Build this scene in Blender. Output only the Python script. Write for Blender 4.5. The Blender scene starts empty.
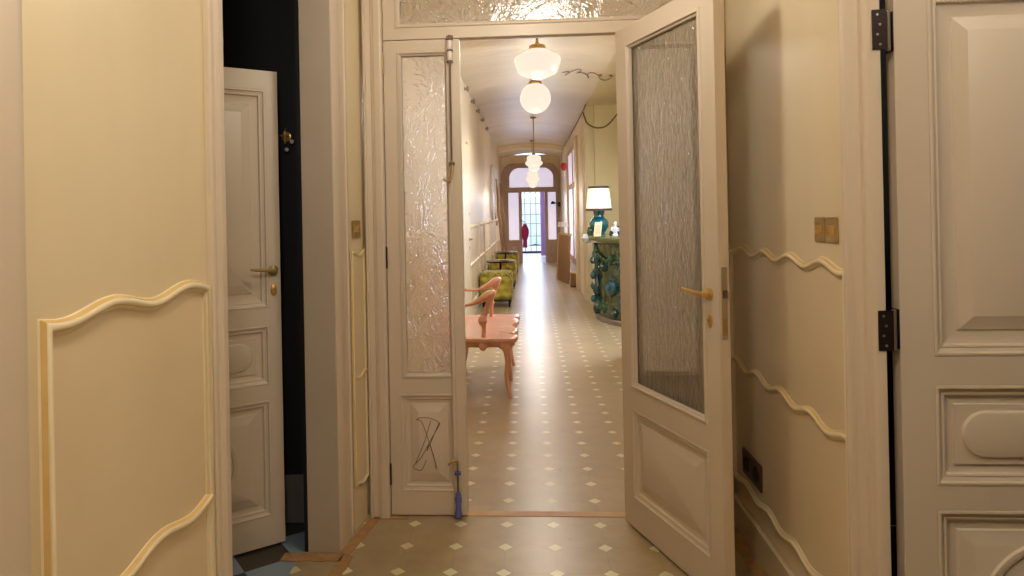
import bpy, bmesh, math, random
from mathutils import Vector, Matrix
random.seed(7)
PI = math.pi
sc = bpy.context.scene
COL = sc.collection

# ------------------------------------------------------------------ colours / materials
def lin(c):
    c = c / 255.0
    return c / 12.92 if c <= 0.04045 else ((c + 0.055) / 1.055) ** 2.4
def rgb(r, g, b): return (lin(r), lin(g), lin(b), 1.0)

def newmat(name):
    m = bpy.data.materials.new(name); m.use_nodes = True
    nt = m.node_tree
    return m, nt, nt.nodes['Principled BSDF']
def N(nt, t, **kw):
    n = nt.nodes.new(t)
    for k, v in kw.items(): setattr(n, k, v)
    return n
def math_node(nt, op, a, b=None, c=None):
    n = N(nt, 'ShaderNodeMath', operation=op)
    for i, v in enumerate((a, b, c)):
        if v is None: continue
        if isinstance(v, (int, float)): n.inputs[i].default_value = v
        else: nt.links.new(v, n.inputs[i])
    return n.outputs[0]
def mixcol(nt, fac, a, b):
    n = N(nt, 'ShaderNodeMix', data_type='RGBA')
    if isinstance(fac, (int, float)): n.inputs[0].default_value = fac
    else: nt.links.new(fac, n.inputs[0])
    for i, v in ((6, a), (7, b)):
        if isinstance(v, tuple): n.inputs[i].default_value = v
        else: nt.links.new(v, n.inputs[i])
    return n.outputs[2]
def noise(nt, scale, detail=3, rough=0.5, stretch=None, coord='Object', dist=0.0):
    tc = N(nt, 'ShaderNodeTexCoord'); out = tc.outputs[coord]
    if stretch:
        mp = N(nt, 'ShaderNodeMapping'); mp.inputs['Scale'].default_value = stretch
        nt.links.new(out, mp.inputs[0]); out = mp.outputs[0]
    n = N(nt, 'ShaderNodeTexNoise'); n.inputs['Scale'].default_value = scale
    n.inputs['Detail'].default_value = detail; n.inputs['Roughness'].default_value = rough
    n.inputs['Distortion'].default_value = dist
    nt.links.new(out, n.inputs['Vector'])
    return n.outputs['Fac']
def ramp(nt, fac, stops):
    r = N(nt, 'ShaderNodeValToRGB'); el = r.color_ramp.elements
    while len(el) < len(stops): el.new(0.5)
    for e, (p, c) in zip(el, stops): e.position = p; e.color = c
    nt.links.new(fac, r.inputs[0]); return r.outputs[0]
def bump(nt, b, h, strength, dist):
    bn = N(nt, 'ShaderNodeBump'); bn.inputs['Strength'].default_value = strength
    bn.inputs['Distance'].default_value = dist
    nt.links.new(h, bn.inputs['Height']); nt.links.new(bn.outputs[0], b.inputs['Normal'])

def plain(name, c, c2=None, rough=0.5, metal=0.0, scale=6, bs=0.0, bd=0.002, bscale=40, stretch=None, coat=0.0, spec=None, coord='Object'):
    m, nt, b = newmat(name)
    c2 = c2 or tuple(max(0, v * 0.93) for v in c)
    f = noise(nt, scale, 4, 0.55, stretch, coord)
    f = math_node(nt, 'MULTIPLY_ADD', f, 2.2, -0.6)
    cl = N(nt, 'ShaderNodeClamp'); nt.links.new(f, cl.inputs[0])
    nt.links.new(mixcol(nt, cl.outputs[0], rgb(*c2), rgb(*c)), b.inputs['Base Color'])
    b.inputs['Roughness'].default_value = rough; b.inputs['Metallic'].default_value = metal
    if coat: b.inputs['Coat Weight'].default_value = coat; b.inputs['Coat Roughness'].default_value = 0.12
    if spec is not None: b.inputs['Specular IOR Level'].default_value = spec
    if bs: bump(nt, b, noise(nt, bscale, 3, 0.5, stretch, coord), bs, bd)
    return m

M = {}
M['wall'] = plain('cream_stucco', (228, 213, 181), (218, 201, 165), 0.34, scale=2.2, bs=0.25, bd=0.004, bscale=14, stretch=(1, 1, 0.25))
M['wall_corridor'] = plain('pale_stucco', (232, 218, 190), (221, 203, 170), 0.36, scale=1.6, bs=0.25, bd=0.005, bscale=9, stretch=(1, 1, 0.15))
M['wall_green'] = plain('greenish_stucco', (218, 209, 174), (207, 197, 158), 0.5, scale=2)
M['panel'] = plain('panel_paint', (226, 208, 176), (219, 200, 166), 0.4, scale=3)
M['mould'] = plain('moulding_paint', (234, 221, 190), (228, 212, 174), 0.38, scale=8)
M['ochre'] = plain('ochre_line_tone', (220, 190, 128), (208, 174, 108), 0.45, scale=10)
M['wood'] = plain('greige_woodwork', (211, 197, 178), (208, 193, 174), 0.4, scale=5, bs=0.08, bd=0.001, bscale=30, stretch=(1, 1, 0.1))
M['jamb'] = plain('grey_jamb_paint', (188, 176, 160), (180, 167, 150), 0.45, scale=4)
M['ceiling'] = plain('plaster_ceiling', (214, 198, 166), (198, 181, 148), 0.34, scale=1.3, bs=0.55, bd=0.03, bscale=2.6, stretch=(0.5, 1.6, 1))
M['ceiling_plain'] = plain('hall_ceiling', (225, 212, 185), rough=0.6)
M['dark'] = plain('navy_paint_unlit_dark', (22, 25, 31), (17, 19, 24), 0.6)  # navy paint on the left; stands in for unlit dark on the right
M['black'] = plain('black_metal', (26, 24, 26), rough=0.45, metal=0.3)
M['grey_base'] = plain('grey_skirting', (110, 106, 104), rough=0.5)
M['brass'] = plain('brass', (224, 186, 116), (204, 164, 92), 0.32, 0.7, scale=20)
M['aged_brass'] = plain('aged_brass', (186, 160, 108), (160, 134, 84), 0.42, 0.6, scale=20)
M['hinge_brown'] = plain('bronzed_hinge', (62, 48, 46), (50, 38, 38), 0.4, 0.6)
M['screw'] = plain('steel_screw', (190, 182, 180), rough=0.3, metal=0.8)
M['steel'] = plain('satin_steel', (176, 165, 150), rough=0.3, metal=0.75)
M['porcelain'] = plain('pale_porcelain', (225, 215, 208), rough=0.25, coat=0.5)
M['iron'] = plain('grey_iron_bolt', (120, 98, 84), (96, 78, 66), 0.4, 0.5)
M['blue'] = plain('bolt_blue_reflection', (106, 106, 190), (80, 80, 156), 0.35, scale=30)  # bottom bolt metal with its bluish reflection put into the colour
M['socket'] = plain('brown_socket', (84, 66, 58), (72, 56, 50), 0.5)
M['mortar'] = plain('raw_mortar', (178, 142, 98), (152, 114, 72), 0.85, scale=30, bs=0.5, bd=0.004)
M['terracotta'] = plain('terracotta_strip', (176, 128, 92), (200, 168, 122), 0.5, scale=5)
M['wood_pink'] = plain('pink_varnished_wood', (224, 172, 148), (206, 146, 120), 0.28, scale=5, stretch=(1, 5, 1), coat=0.4)
M['velvet'] = plain('olive_velvet', (178, 162, 46), (140, 126, 28), 0.75, scale=9)
M['velvet'].node_tree.nodes['Principled BSDF'].inputs['Sheen Weight'].default_value = 0.4
M['grille_iron'] = plain('weathered_iron', (128, 136, 136), rough=0.5, metal=0.2)
M['black_top'] = plain('black_lacquer', (40, 30, 28), rough=0.2)
M['board'] = plain('brown_board', (150, 112, 76), (132, 96, 62), 0.6, scale=3, stretch=(1, 6, 0.6))
M['pale_board'] = plain('pale_board', (205, 178, 140), (194, 164, 124), 0.6, scale=6)
M['batten'] = plain('brown_batten', (142, 108, 82), (120, 90, 66), 0.5, scale=4, stretch=(5, 5, 0.4))
M['taupe'] = plain('taupe_woodwork', (176, 150, 134), (164, 138, 122), 0.45)
M['magenta'] = plain('magenta_cloth', (176, 44, 112), (150, 30, 92), 0.8, scale=12)
M['red'] = plain('red_plastic', (204, 40, 52), rough=0.4)
M['white'] = plain('white_enamel', (236, 232, 228), rough=0.4)
M['cream_card'] = plain('cream_card', (226, 206, 160), rough=0.7)
M['cable'] = plain('brown_cable', (96, 74, 50), rough=0.6)
M['teal'] = plain('teal_glaze', (12, 110, 116), (6, 70, 88), 0.12, scale=6, coat=0.8)
M['deep_teal'] = plain('deep_teal_glaze', (22, 92, 104), (10, 52, 66), 0.15, scale=10, coat=0.7)
M['leaf_green'] = plain('leaf_green_glaze', (48, 92, 62), (20, 54, 42), 0.18, scale=14, coat=0.6)
M['white_glaze'] = plain('white_glaze', (232, 232, 238), (190, 200, 210), 0.15, scale=8, coat=0.7)
M['grey_stone'] = plain('grey_plinth', (128, 116, 108), rough=0.4)
M['lilac_cloth'] = plain('lilac_curtain', (226, 204, 216), (214, 190, 206), 0.8, scale=3, stretch=(8, 8, 0.5))
_m = M['lilac_cloth'].node_tree; _t = N(_m, 'ShaderNodeBsdfTranslucent'); _t.inputs[0].default_value = rgb(225, 205, 225)
_x = N(_m, 'ShaderNodeMixShader'); _x.inputs[0].default_value = 0.6
_m.links.new(_m.nodes['Principled BSDF'].outputs[0], _x.inputs[1]); _m.links.new(_t.outputs[0], _x.inputs[2]); _m.links.new(_x.outputs[0], _m.nodes['Material Output'].inputs[0])
M['shade_trim'] = plain('dark_shade_trim', (60, 48, 44), rough=0.6)
M['hedge'] = plain('garden_green', (196, 210, 196), (226, 232, 228), 0.9, scale=5)

def ceramic(name, stops, scale, coat=0.7):
    m, nt, b = newmat(name)
    f = noise(nt, scale, 5, 0.65, dist=0.6)
    nt.links.new(ramp(nt, f, stops), b.inputs['Base Color'])
    b.inputs['Roughness'].default_value = 0.2; b.inputs['Coat Weight'].default_value = coat
    bump(nt, b, noise(nt, scale * 1.6, 3), 0.4, 0.02)
    return m
M['mottled'] = ceramic('mottled_green_ceramic', [(0.3, rgb(8, 38, 44)), (0.46, rgb(26, 56, 44)), (0.56, rgb(84, 90, 50)), (0.7, rgb(22, 58, 50))], 9)
M['mottled_dark'] = ceramic('dark_green_ceramic', [(0.3, rgb(8, 34, 40)), (0.5, rgb(18, 70, 72)), (0.6, rgb(44, 92, 70)), (0.72, rgb(120, 140, 150))], 11)
M['shelf_glaze'] = ceramic('olive_shelf_ceramic', [(0.3, rgb(50, 76, 54)), (0.5, rgb(100, 108, 64)), (0.7, rgb(70, 96, 66))], 6)

def glow(name, c, s):
    m, nt, b = newmat(name)
    b.inputs['Base Color'].default_value = rgb(240, 236, 228); b.inputs['Roughness'].default_value = 0.3
    b.inputs['Emission Color'].default_value = rgb(*c); b.inputs['Emission Strength'].default_value = s
    return m
M['globe'] = glow('lit_opal_glass', (255, 238, 216), 0.96)
M['globe'].node_tree.nodes['Principled BSDF'].inputs['Base Color'].default_value = (0.06, 0.055, 0.05, 1)
M['globe'].node_tree.nodes['Principled BSDF'].inputs['Specular IOR Level'].default_value = 0.2
M['lampshade'] = glow('lit_lampshade', (255, 232, 212), 0.42)
M['daylight_pane'] = glow('daylit_frosted_pane', (206, 206, 240), 0.72)

def glass(name, kind):
    m, nt, b = newmat(name)
    b.inputs['Base Color'].default_value = (0.97, 0.965, 0.95, 1); b.inputs['Transmission Weight'].default_value = 1.0
    b.inputs['IOR'].default_value = 1.25 if kind == 'hammered' else 1.4; b.inputs['Roughness'].default_value = 0.03
    if kind == 'hammered':
        a = noise(nt, 9, 3, 0.6, (1, 1, 0.75), dist=1.4); d = noise(nt, 42, 2, 0.5)
        h = math_node(nt, 'ADD', a, math_node(nt, 'MULTIPLY', d, 0.34))
        bump(nt, b, h, 1.0, 0.044)
    else:
        a = noise(nt, 62, 2, 0.5, (1, 1, 0.28), dist=0.5); d = noise(nt, 12, 2, 0.5, (1, 1, 0.4))
        h = math_node(nt, 'ADD', a, math_node(nt, 'MULTIPLY', d, 0.6))
        bump(nt, b, h, 1.0, 0.022)
    surf = b.outputs[0]
    if True:      # patterned panes scatter some light
        tl_ = N(nt, 'ShaderNodeBsdfTranslucent'); tl_.inputs[0].default_value = (0.9, 0.88, 0.84, 1)
        m2 = N(nt, 'ShaderNodeMixShader'); m2.inputs[0].default_value = 0.15 if kind == 'hammered' else 0.2
        nt.links.new(b.outputs[0], m2.inputs[1]); nt.links.new(tl_.outputs[0], m2.inputs[2]); surf = m2.outputs[0]
        if kind != 'hammered':
            df = N(nt, 'ShaderNodeBsdfDiffuse'); df.inputs[0].default_value = (0.85, 0.82, 0.76, 1)
            m3 = N(nt, 'ShaderNodeMixShader'); m3.inputs[0].default_value = 0.06
            nt.links.new(surf, m3.inputs[1]); nt.links.new(df.outputs[0], m3.inputs[2]); surf = m3.outputs[0]
    tr = N(nt, 'ShaderNodeBsdfTransparent'); mx = N(nt, 'ShaderNodeMixShader'); mx.inputs[0].default_value = 0.12 if kind == 'hammered' else 0.44
    out = nt.nodes['Material Output']
    nt.links.new(surf, mx.inputs[1]); nt.links.new(tr.outputs[0], mx.inputs[2]); nt.links.new(mx.outputs[0], out.inputs[0])
    return m
M['hammered'] = glass('hammered_glass', 'hammered')
M['reeded'] = glass('rippled_glass', 'rippled')
def frosted(name):
    m, nt, b = newmat(name)
    b.inputs['Base Color'].default_value = rgb(225, 224, 245); b.inputs['Transmission Weight'].default_value = 0.8
    b.inputs['Roughness'].default_value = 0.6
    return m

def tile_floor(name, x0, y0):
    m, nt, b = newmat(name)
    g = N(nt, 'ShaderNodeNewGeometry'); sx = N(nt, 'ShaderNodeSeparateXYZ'); nt.links.new(g.outputs['Position'], sx.inputs[0])
    def cell(o, off):
        u = math_node(nt, 'MULTIPLY_ADD', o, 5.0, -off * 5.0 + 0.5)
        return math_node(nt, 'ABSOLUTE', math_node(nt, 'SUBTRACT', math_node(nt, 'FRACT', u), 0.5))
    fx, fy = cell(sx.outputs[0], x0), cell(sx.outputs[1], y0)
    s = math_node(nt, 'ADD', fx, fy)
    dia = math_node(nt, 'LESS_THAN', s, 0.148)
    edge = math_node(nt, 'LESS_THAN', math_node(nt, 'ABSOLUTE', math_node(nt, 'SUBTRACT', s, 0.152)), 0.008)
    seam = math_node(nt, 'LESS_THAN', math_node(nt, 'MINIMUM', fx, fy), 0.006)
    seam = math_node(nt, 'MULTIPLY', math_node(nt, 'MAXIMUM', seam, edge), 0.35)
    big = noise(nt, 1.7, 4, 0.6, coord='Object'); fine = noise(nt, 12, 4, 0.6, coord='Object')
    f = math_node(nt, 'ADD', math_node(nt, 'MULTIPLY', big, 0.6), math_node(nt, 'MULTIPLY', fine, 0.4))
    base = ramp(nt, f, [(0.35, rgb(154, 136, 104)), (0.65, rgb(176, 157, 124))])
    # per-tile shift of tone
    col = mixcol(nt, seam, base, rgb(120, 98, 70))
    col = mixcol(nt, dia, col, rgb(214, 208, 172))
    nt.links.new(col, b.inputs['Base Color'])
    b.inputs['Roughness'].default_value = 0.3
    r = math_node(nt, 'MULTIPLY_ADD', fine, 0.12, 0.24); nt.links.new(r, b.inputs['Roughness'])
    b.inputs['Specular IOR Level'].default_value = 0.55
    hgt = math_node(nt, 'MULTIPLY_ADD', seam, -1.0, 1.0); hgt = math_node(nt, 'ADD', hgt, math_node(nt, 'MULTIPLY', fine, 0.15))
    bump(nt, b, hgt, 0.25, 0.002)
    return m
M['floor_hall'] = tile_floor('hall_tiles', -0.5207, 2.5787)
M['floor_corridor'] = tile_floor('corridor_tiles', -0.5207, 3.2272)
def checker_floor():
    m, nt, b = newmat('dark_room_tiles')
    tc = N(nt, 'ShaderNodeTexCoord'); mp = N(nt, 'ShaderNodeMapping')
    mp.inputs['Location'].default_value = (1.105, -2.56, 0.01); 
    vr = N(nt, 'ShaderNodeVectorRotate', rotation_type='Z_AXIS'); vr.inputs['Angle'].default_value = -0.675
    nt.links.new(tc.outputs['Object'], mp.inputs[0]); nt.links.new(mp.outputs[0], vr.inputs[0])
    ck = N(nt, 'ShaderNodeTexChecker'); ck.inputs['Scale'].default_value = 1 / 0.19
    ck.inputs['Color1'].default_value = rgb(132, 152, 170); ck.inputs['Color2'].default_value = rgb(48, 44, 40)
    nt.links.new(vr.outputs[0], ck.inputs[0]); nt.links.new(ck.outputs[0], b.inputs['Base Color'])
    b.inputs['Roughness'].default_value = 0.35
    return m
M['floor_dark'] = checker_floor()

# ------------------------------------------------------------------ mesh collector
class MB:
    def __init__(s): s.v = []; s.f = []
    def add(s, vs, fs):
        o = len(s.v); s.v += [tuple(p) for p in vs]; s.f += [tuple(i + o for i in f) for f in fs]; return s
    def box(s, x0, y0, z0, x1, y1, z1, T=None):
        vs = [(x0, y0, z0), (x1, y0, z0), (x1, y1, z0), (x0, y1, z0), (x0, y0, z1), (x1, y0, z1), (x1, y1, z1), (x0, y1, z1)]
        if T: vs = [T(*p) for p in vs]
        return s.add(vs, [(0, 3, 2, 1), (4, 5, 6, 7), (0, 1, 5, 4), (1, 2, 6, 5), (2, 3, 7, 6), (3, 0, 4, 7)])
    def rings(s, rings, closed=True, cap=True, loop=False):
        """rings: equal-length point loops, joined one to the next"""
        n = len(rings[0]); vs = [p for r in rings for p in r]; fs = []
        R = len(rings)
        for i in range(R if loop else R - 1):
            for j in range(n if closed else n - 1):
                a = i * n + j; b2 = i * n + (j + 1) % n; c = ((i + 1) % R) * n + (j + 1) % n; d = ((i + 1) % R) * n + j
                fs.append((a, b2, c, d))
        if cap and not loop:
            fs.append(tuple(range(n - 1, -1, -1))); fs.append(tuple((R - 1) * n + k for k in range(n)))
        return s.add(vs, fs)
    def lathe(s, prof, c=(0, 0, 0), n=32, sx=1.0, sy=1.0, a0=0, a1=2 * PI, axis='z'):
        full = abs(a1 - a0 - 2 * PI) < 1e-6
        rs = []
        m = n if full else n + 1
        for r, z in prof:
            ring = []
            for k in range(m):
                a = a0 + (a1 - a0) * k / n
                x, y = r * math.cos(a) * sx, r * math.sin(a) * sy
                p = (x, y, z) if axis == 'z' else ((z, x, y) if axis == 'x' else (x, z, y))
                ring.append((c[0] + p[0], c[1] + p[1], c[2] + p[2]))
            rs.append(ring)
        return s.rings(rs, closed=full, cap=full)
    def tube(s, pts, rad, n=10, closed=False, flat=1.0):
        pts = [Vector(p) for p in pts]; R = len(pts)
        if not isinstance(rad, (list, tuple)): rad = [rad] * R
        rings = []; up = None
        for i, p in enumerate(pts):
            a = pts[i - 1] if i > 0 else (pts[-1] if closed else pts[0]); b = pts[i + 1] if i < R - 1 else (pts[0] if closed else pts[-1])
            t = (b - a).normalized()
            if up is None:
                up = Vector((0, 0, 1)) if abs(t.z) < 0.9 else Vector((1, 0, 0))
            u = (up - t * up.dot(t))
            if u.length < 1e-5: u = t.orthogonal()
            u.normalize(); w = t.cross(u); up = u
            rings.append([p + (u * math.cos(2 * PI * k / n) * flat + w * math.sin(2 * PI * k / n)) * rad[i] for k in range(n)])
        return s.rings(rings, cap=True, loop=closed)
    def build(s, name, mat, parent=None, smooth=True, ang=35, bevel=0.0, seg=2):
        me = bpy.data.meshes.new(name); me.from_pydata(s.v, [], s.f)
        bm = bmesh.new(); bm.from_mesh(me)
        bmesh.ops.recalc_face_normals(bm, faces=bm.faces)
        bm.to_mesh(me); bm.free()
        me.materials.append(M[mat] if isinstance(mat, str) else mat)
        if smooth:
            for p in me.polygons: p.use_smooth = True
            me.set_sharp_from_angle(angle=math.radians(ang))
        o = bpy.data.objects.new(name, me); COL.objects.link(o)
        if bevel:
            md = o.modifiers.new('bevel', 'BEVEL'); md.width = bevel; md.segments = seg; md.limit_method = 'ANGLE'; md.angle_limit = math.radians(40)
        if parent: o.parent = parent
        return o

def cr(pts, k=8):
    """Catmull-Rom through points"""
    P = [Vector(p) for p in pts]; out = []
    for i in range(len(P) - 1):
        p0 = P[max(i - 1, 0)]; p1 = P[i]; p2 = P[i + 1]; p3 = P[min(i + 2, len(P) - 1)]
        for j in range(k):
            t = j / k
            out.append(0.5 * ((2 * p1) + (p2 - p0) * t + (2 * p0 - 5 * p1 + 4 * p2 - p3) * t * t + (3 * p1 - p0 - 3 * p2 + p3) * t ** 3))
    out.append(P[-1]); return out

def tag(o, label, cat, group=None):
    o['label'] = label; o['category'] = cat
    if group: o['group'] = group
    return o
def struct(o, label, cat):
    o['kind'] = 'structure'; o['label'] = label; o['category'] = cat; return o
def empty(name, loc, rz=0.0, label=None, cat=None, group=None):
    o = bpy.data.objects.new(name, None); COL.objects.link(o); o.location = loc; o.rotation_euler = (0, 0, rz)
    o.empty_display_size = 0.1
    if label: tag(o, label, cat, group)
    return o
def copy_tree(o, parent=None):
    c = o.copy(); COL.objects.link(c)
    if parent: c.parent = parent
    for ch in list(o.children): copy_tree(ch, c)
    return c
def part_label(o, t): o['label'] = t; return o

# ------------------------------------------------------------------ joinery helpers
def rrect(u0, u1, z0, z1, r, n=6):
    r = max(min(r, (u1 - u0) / 2 - 1e-4, (z1 - z0) / 2 - 1e-4), 1e-4); pts = []
    for cx, cz, a in ((u1 - r, z1 - r, 0), (u0 + r, z1 - r, PI / 2), (u0 + r, z0 + r, PI), (u1 - r, z0 + r, 1.5 * PI)):
        for k in range(n + 1):
            t = a + PI / 2 * k / n; pts.append((cx + r * math.cos(t), cz + r * math.sin(t)))
    return pts
def loops(mb, T, u0, u1, z0, z1, prof, cap=True):
    """concentric (inset, height, corner radius) rings seen along -w"""
    rs = []
    for q in prof:
        i, w = q[0], q[1]; r = q[2] if len(q) > 2 else 1e-4
        rs.append([T(u, w, z) for u, z in rrect(u0 + i, u1 - i, z0 + i, z1 - i, r)])
    n = len(rs[0]); vs = [p for r in rs for p in r]; fs = []
    for i in range(len(rs) - 1):
        for j in range(n): fs.append((i * n + j, i * n + (j + 1) % n, (i + 1) * n + (j + 1) % n, (i + 1) * n + j))
    if cap: fs.append(tuple((len(rs) - 1) * n + k for k in range(n)))
    mb.add(vs, fs)
def frame_grid(mb, W, H, th, holes, z0=0.0):
    """leaf of thickness th (w from 0 front to th back) with rectangular through openings"""
    us = sorted({0.0, W} | {h[0] for h in holes} | {h[1] for h in holes}); zs = sorted({z0, H} | {h[2] for h in holes} | {h[3] for h in holes})
    solid = lambda u, z: not any(h[0] < u < h[1] and h[2] < z < h[3] for h in holes)
    idx = {}
    def vid(i, j, k):
        if (i, j, k) not in idx: idx[(i, j, k)] = len(mb.v); mb.v.append((us[i], 0.0 if k == 0 else th, zs[j]))
        return idx[(i, j, k)]
    S = {(i, j): solid((us[i] + us[i + 1]) / 2, (zs[j] + zs[j + 1]) / 2) for i in range(len(us) - 1) for j in range(len(zs) - 1)}
    for (i, j), ok in S.items():
        if not ok: continue
        for k in (0, 1): mb.f.append((vid(i, j, k), vid(i + 1, j, k), vid(i + 1, j + 1, k), vid(i, j + 1, k)))
        for di, dj, e in ((-1, 0, ((i, j), (i, j + 1))), (1, 0, ((i + 1, j), (i + 1, j + 1))), (0, -1, ((i, j), (i + 1, j))), (0, 1, ((i, j + 1), (i + 1, j + 1)))):
            if not S.get((i + di, j + dj), False):
                (a, b), (c, d) = e
                mb.f.append((vid(a, b, 0), vid(c, d, 0), vid(c, d, 1), vid(a, b, 1)))
    return mb
BOL = [(0.0, 0.0), (0.0, -0.004), (0.004, -0.007), (0.010, -0.006), (0.015, 0.0), (0.022, 0.006), (0.026, 0.013), (0.030, 0.014)]  # bolection round an opening
def panel_infill(leaf, th, hole, mat='wood', lozenge=False, name='panel', inner=0.055, side=0):
    """moulded, raised panel filling one opening; both faces"""
    u0, u1, z0, z1 = hole
    prof = [(-0.001, 0.008), (0.0, -0.001), (0.002, -0.002), (0.007, -0.002), (0.010, 0.004), (0.019, 0.008), (0.021, 0.006), (0.025, 0.007), (0.028, 0.014), (0.031, 0.0155), (inner, 0.0155), (inner + 0.003, 0.0115), (inner + 0.034, 0.004), (inner + 0.036, 0.003)]
    if lozenge:
        h = min(u1 - u0, z1 - z0) / 2
        prof = prof[:-3] + [(inner - 0.001, 0.0155), (inner + 0.001, 0.0105), (inner + 0.016, 0.0105, h), (inner + 0.020, 0.004, h), (inner + 0.026, 0.002, h)]
    mb = MB()
    loops(mb, lambda u, w, z: (u, w, z), u0, u1, z0, z1, prof)
    loops(mb, lambda u, w, z: (u, th - w, z), u0, u1, z0, z1, prof)
    return mb.build(name, mat, leaf, ang=25)
def glazing(leaf, th, hole, gmat, name='glass_pane', bead='glazing_bead', mat='wood'):
    u0, u1, z0, z1 = hole
    mb = MB(); pr = [(-0.001, 0.008), (0, -0.001), (0.003, -0.005), (0.010, -0.006), (0.014, 0.002), (0.020, 0.006), (0.022, th / 2 - 0.004), (0.018, th / 2 - 0.004)]
    loops(mb, lambda u, w, z: (u, w, z), u0, u1, z0, z1, pr, cap=False)
    loops(mb, lambda u, w, z: (u, th - w, z), u0, u1, z0, z1, pr, cap=False)
    mb.build(bead, mat, leaf, ang=25)
    g = MB().box(u0 + 0.012, th / 2 - 0.003, z0 + 0.012, u1 - 0.012, th / 2 + 0.003, z1 - 0.012)
    return g.build(name, gmat, leaf, smooth=False)
def lever(parent, u, z, side, sgn, th, mat='brass', ln=0.115):
    """rose + lever; side -1 = front face (w<0), sgn = direction of the lever along u"""
    y0 = 0.0 if side < 0 else th; d = -1 if side < 0 else 1
    h = MB().lathe([(0.0, 0), (0.021, 0), (0.021, 0.004 * d), (0.014, 0.009 * d), (0.009, 0.012 * d), (0.009, 0.030 * d), (0.0, 0.030 * d)], (u, y0, z), 18, axis='y').build('handle_rose', mat, parent)
    pts = cr([(u, y0 + 0.034 * d, z), (u + sgn * 0.03, y0 + 0.040 * d, z + 0.004), (u + sgn * 0.07, y0 + 0.042 * d, z + 0.007), (u + sgn * ln, y0 + 0.036 * d, z + 0.010)], 6)
    R = [0.0095 - 0.0045 * i / (len(pts) - 1) for i in range(len(pts))]
    MB().tube([(u, y0 + 0.026 * d, z)] + pts, [0.009] + R, 10).build('lever', mat, h)
    return h
def keyhole(parent, u, z, th, mat='brass', side=-1):
    y0 = 0.0 if side < 0 else th; d = -1 if side < 0 else 1
    mb = MB(); mb.rings([[(u + a * 0.013 * k, y0 + w * d, z + b * 0.024 * k) for a, b in [(math.cos(t * PI / 10), math.sin(t * PI / 10)) for t in range(20)]] for k, w in ((1, 0), (1, 0.003), (0.8, 0.005))])
    e = mb.build('escutcheon', mat, parent)
    MB().lathe([(0.005, 0.004 * d), (0.005, 0.009 * d), (0.0, 0.009 * d)], (u, y0, z + 0.005), 12, axis='y').build('key_cylinder', 'aged_brass', e)
    return e
def barrel_hinge(parent, u, y, z, h=0.09, r=0.007, mat='hinge_brown'):
    mb = MB().lathe([(0, -h / 2 - 0.008), (r * 0.7, -h / 2 - 0.006), (r, -h / 2), (r, -0.001), (r * 0.8, 0), (r, 0.001), (r, h / 2), (r * 0.7, h / 2 + 0.006), (0, h / 2 + 0.008)], (u, y, z), 12)
    return mb.build('hinge', mat, parent)

# ------------------------------------------------------------------ wall mouldings
MP = [(-0.019, 0.0), (-0.019, 0.006), (-0.014, 0.010), (-0.009, 0.011), (-0.008, 0.016), (-0.003, 0.020), (0.006, 0.020), (0.011, 0.016), (0.012, 0.010), (0.016, 0.006), (0.019, 0.0)]
def moulding(mb, path, T, closed=False, prof=MP, scale=1.0):
    P = [Vector(p) for p in path]; n = len(P); rings = []
    for i in range(n):
        a = P[i - 1] if (i > 0 or closed) else P[i]; b = P[(i + 1) % n] if (i < n - 1 or closed) else P[i]
        d1 = (P[i] - a); d2 = (b - P[i])
        if d1.length < 1e-9: d1 = d2
        if d2.length < 1e-9: d2 = d1
        d1.normalize(); d2.normalize()
        n1 = Vector((-d1.y, d1.x)); n2 = Vector((-d2.y, d2.x)); nm = (n1 + n2)
        nm.normalize(); k = 1 / max(0.5, nm.dot(n1))
        rings.append([T(P[i].x + nm.x * o * k * scale, P[i].y + nm.y * o * k * scale, w * scale) for o, w in prof])
    mb.rings(rings, closed=False, cap=not closed, loop=closed)
    return mb
def wave(u0, u1, z, amp, per, ph, k=12):
    n = max(8, int(abs(u1 - u0) / per * k)); out = []
    for i in range(n + 1):
        u = u0 + (u1 - u0) * i / n
        out.append((u, z + amp * math.sin(2 * PI * (u - ph) / per)))
    return out
def wall_panel(name, T, u0, u1, zb, zt, zm, per, ph, label, amp=0.013, phm=None, scale=1.0, trend=0.0, edge_line=False):
    """wavy-topped moulded panel with a wavy mid rail: frame, rail, smooth field"""
    top = [(u, z + trend * (u - u0)) for u, z in wave(u0, u1, zt, amp, per, ph)]
    bot = wave(u1, u0, zb, amp * 0.8, per, ph)
    root = MB()
    path = top + bot
    moulding(root, path, T, closed=True, scale=scale)
    o = root.build(name, 'mould', ang=50); struct(o, label, 'trim')
    mid = MB(); moulding(mid, wave(u0, u1, zm, amp, per, ph if phm is None else phm), T, scale=scale)
    mid.build('mid_rail', 'mould', o, ang=50)
    if edge_line:  # ochre strip along the outer edge of frame and mid rail
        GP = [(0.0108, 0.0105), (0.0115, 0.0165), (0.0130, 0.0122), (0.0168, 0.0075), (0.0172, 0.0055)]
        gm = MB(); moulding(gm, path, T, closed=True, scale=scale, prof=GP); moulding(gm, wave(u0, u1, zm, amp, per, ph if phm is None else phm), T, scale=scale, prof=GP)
        part_label(gm.build('ochre_line', 'ochre', o, ang=50), 'thin ochre line along the moulding')
    fld = MB(); n = len(top); m2 = list(reversed(bot))
    nb = len(m2); vs = []; fs = []
    for i in range(n):
        j = min(nb - 1, i); vs += [T(top[i][0], m2[j][1], 0.0015), T(top[i][0], top[i][1], 0.0015)]
    for i in range(n - 1): fs.append((2 * i, 2 * i + 2, 2 * i + 3, 2 * i + 1))
    fld.add(vs, fs).build('panel_field', 'panel', o)
    return o
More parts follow.
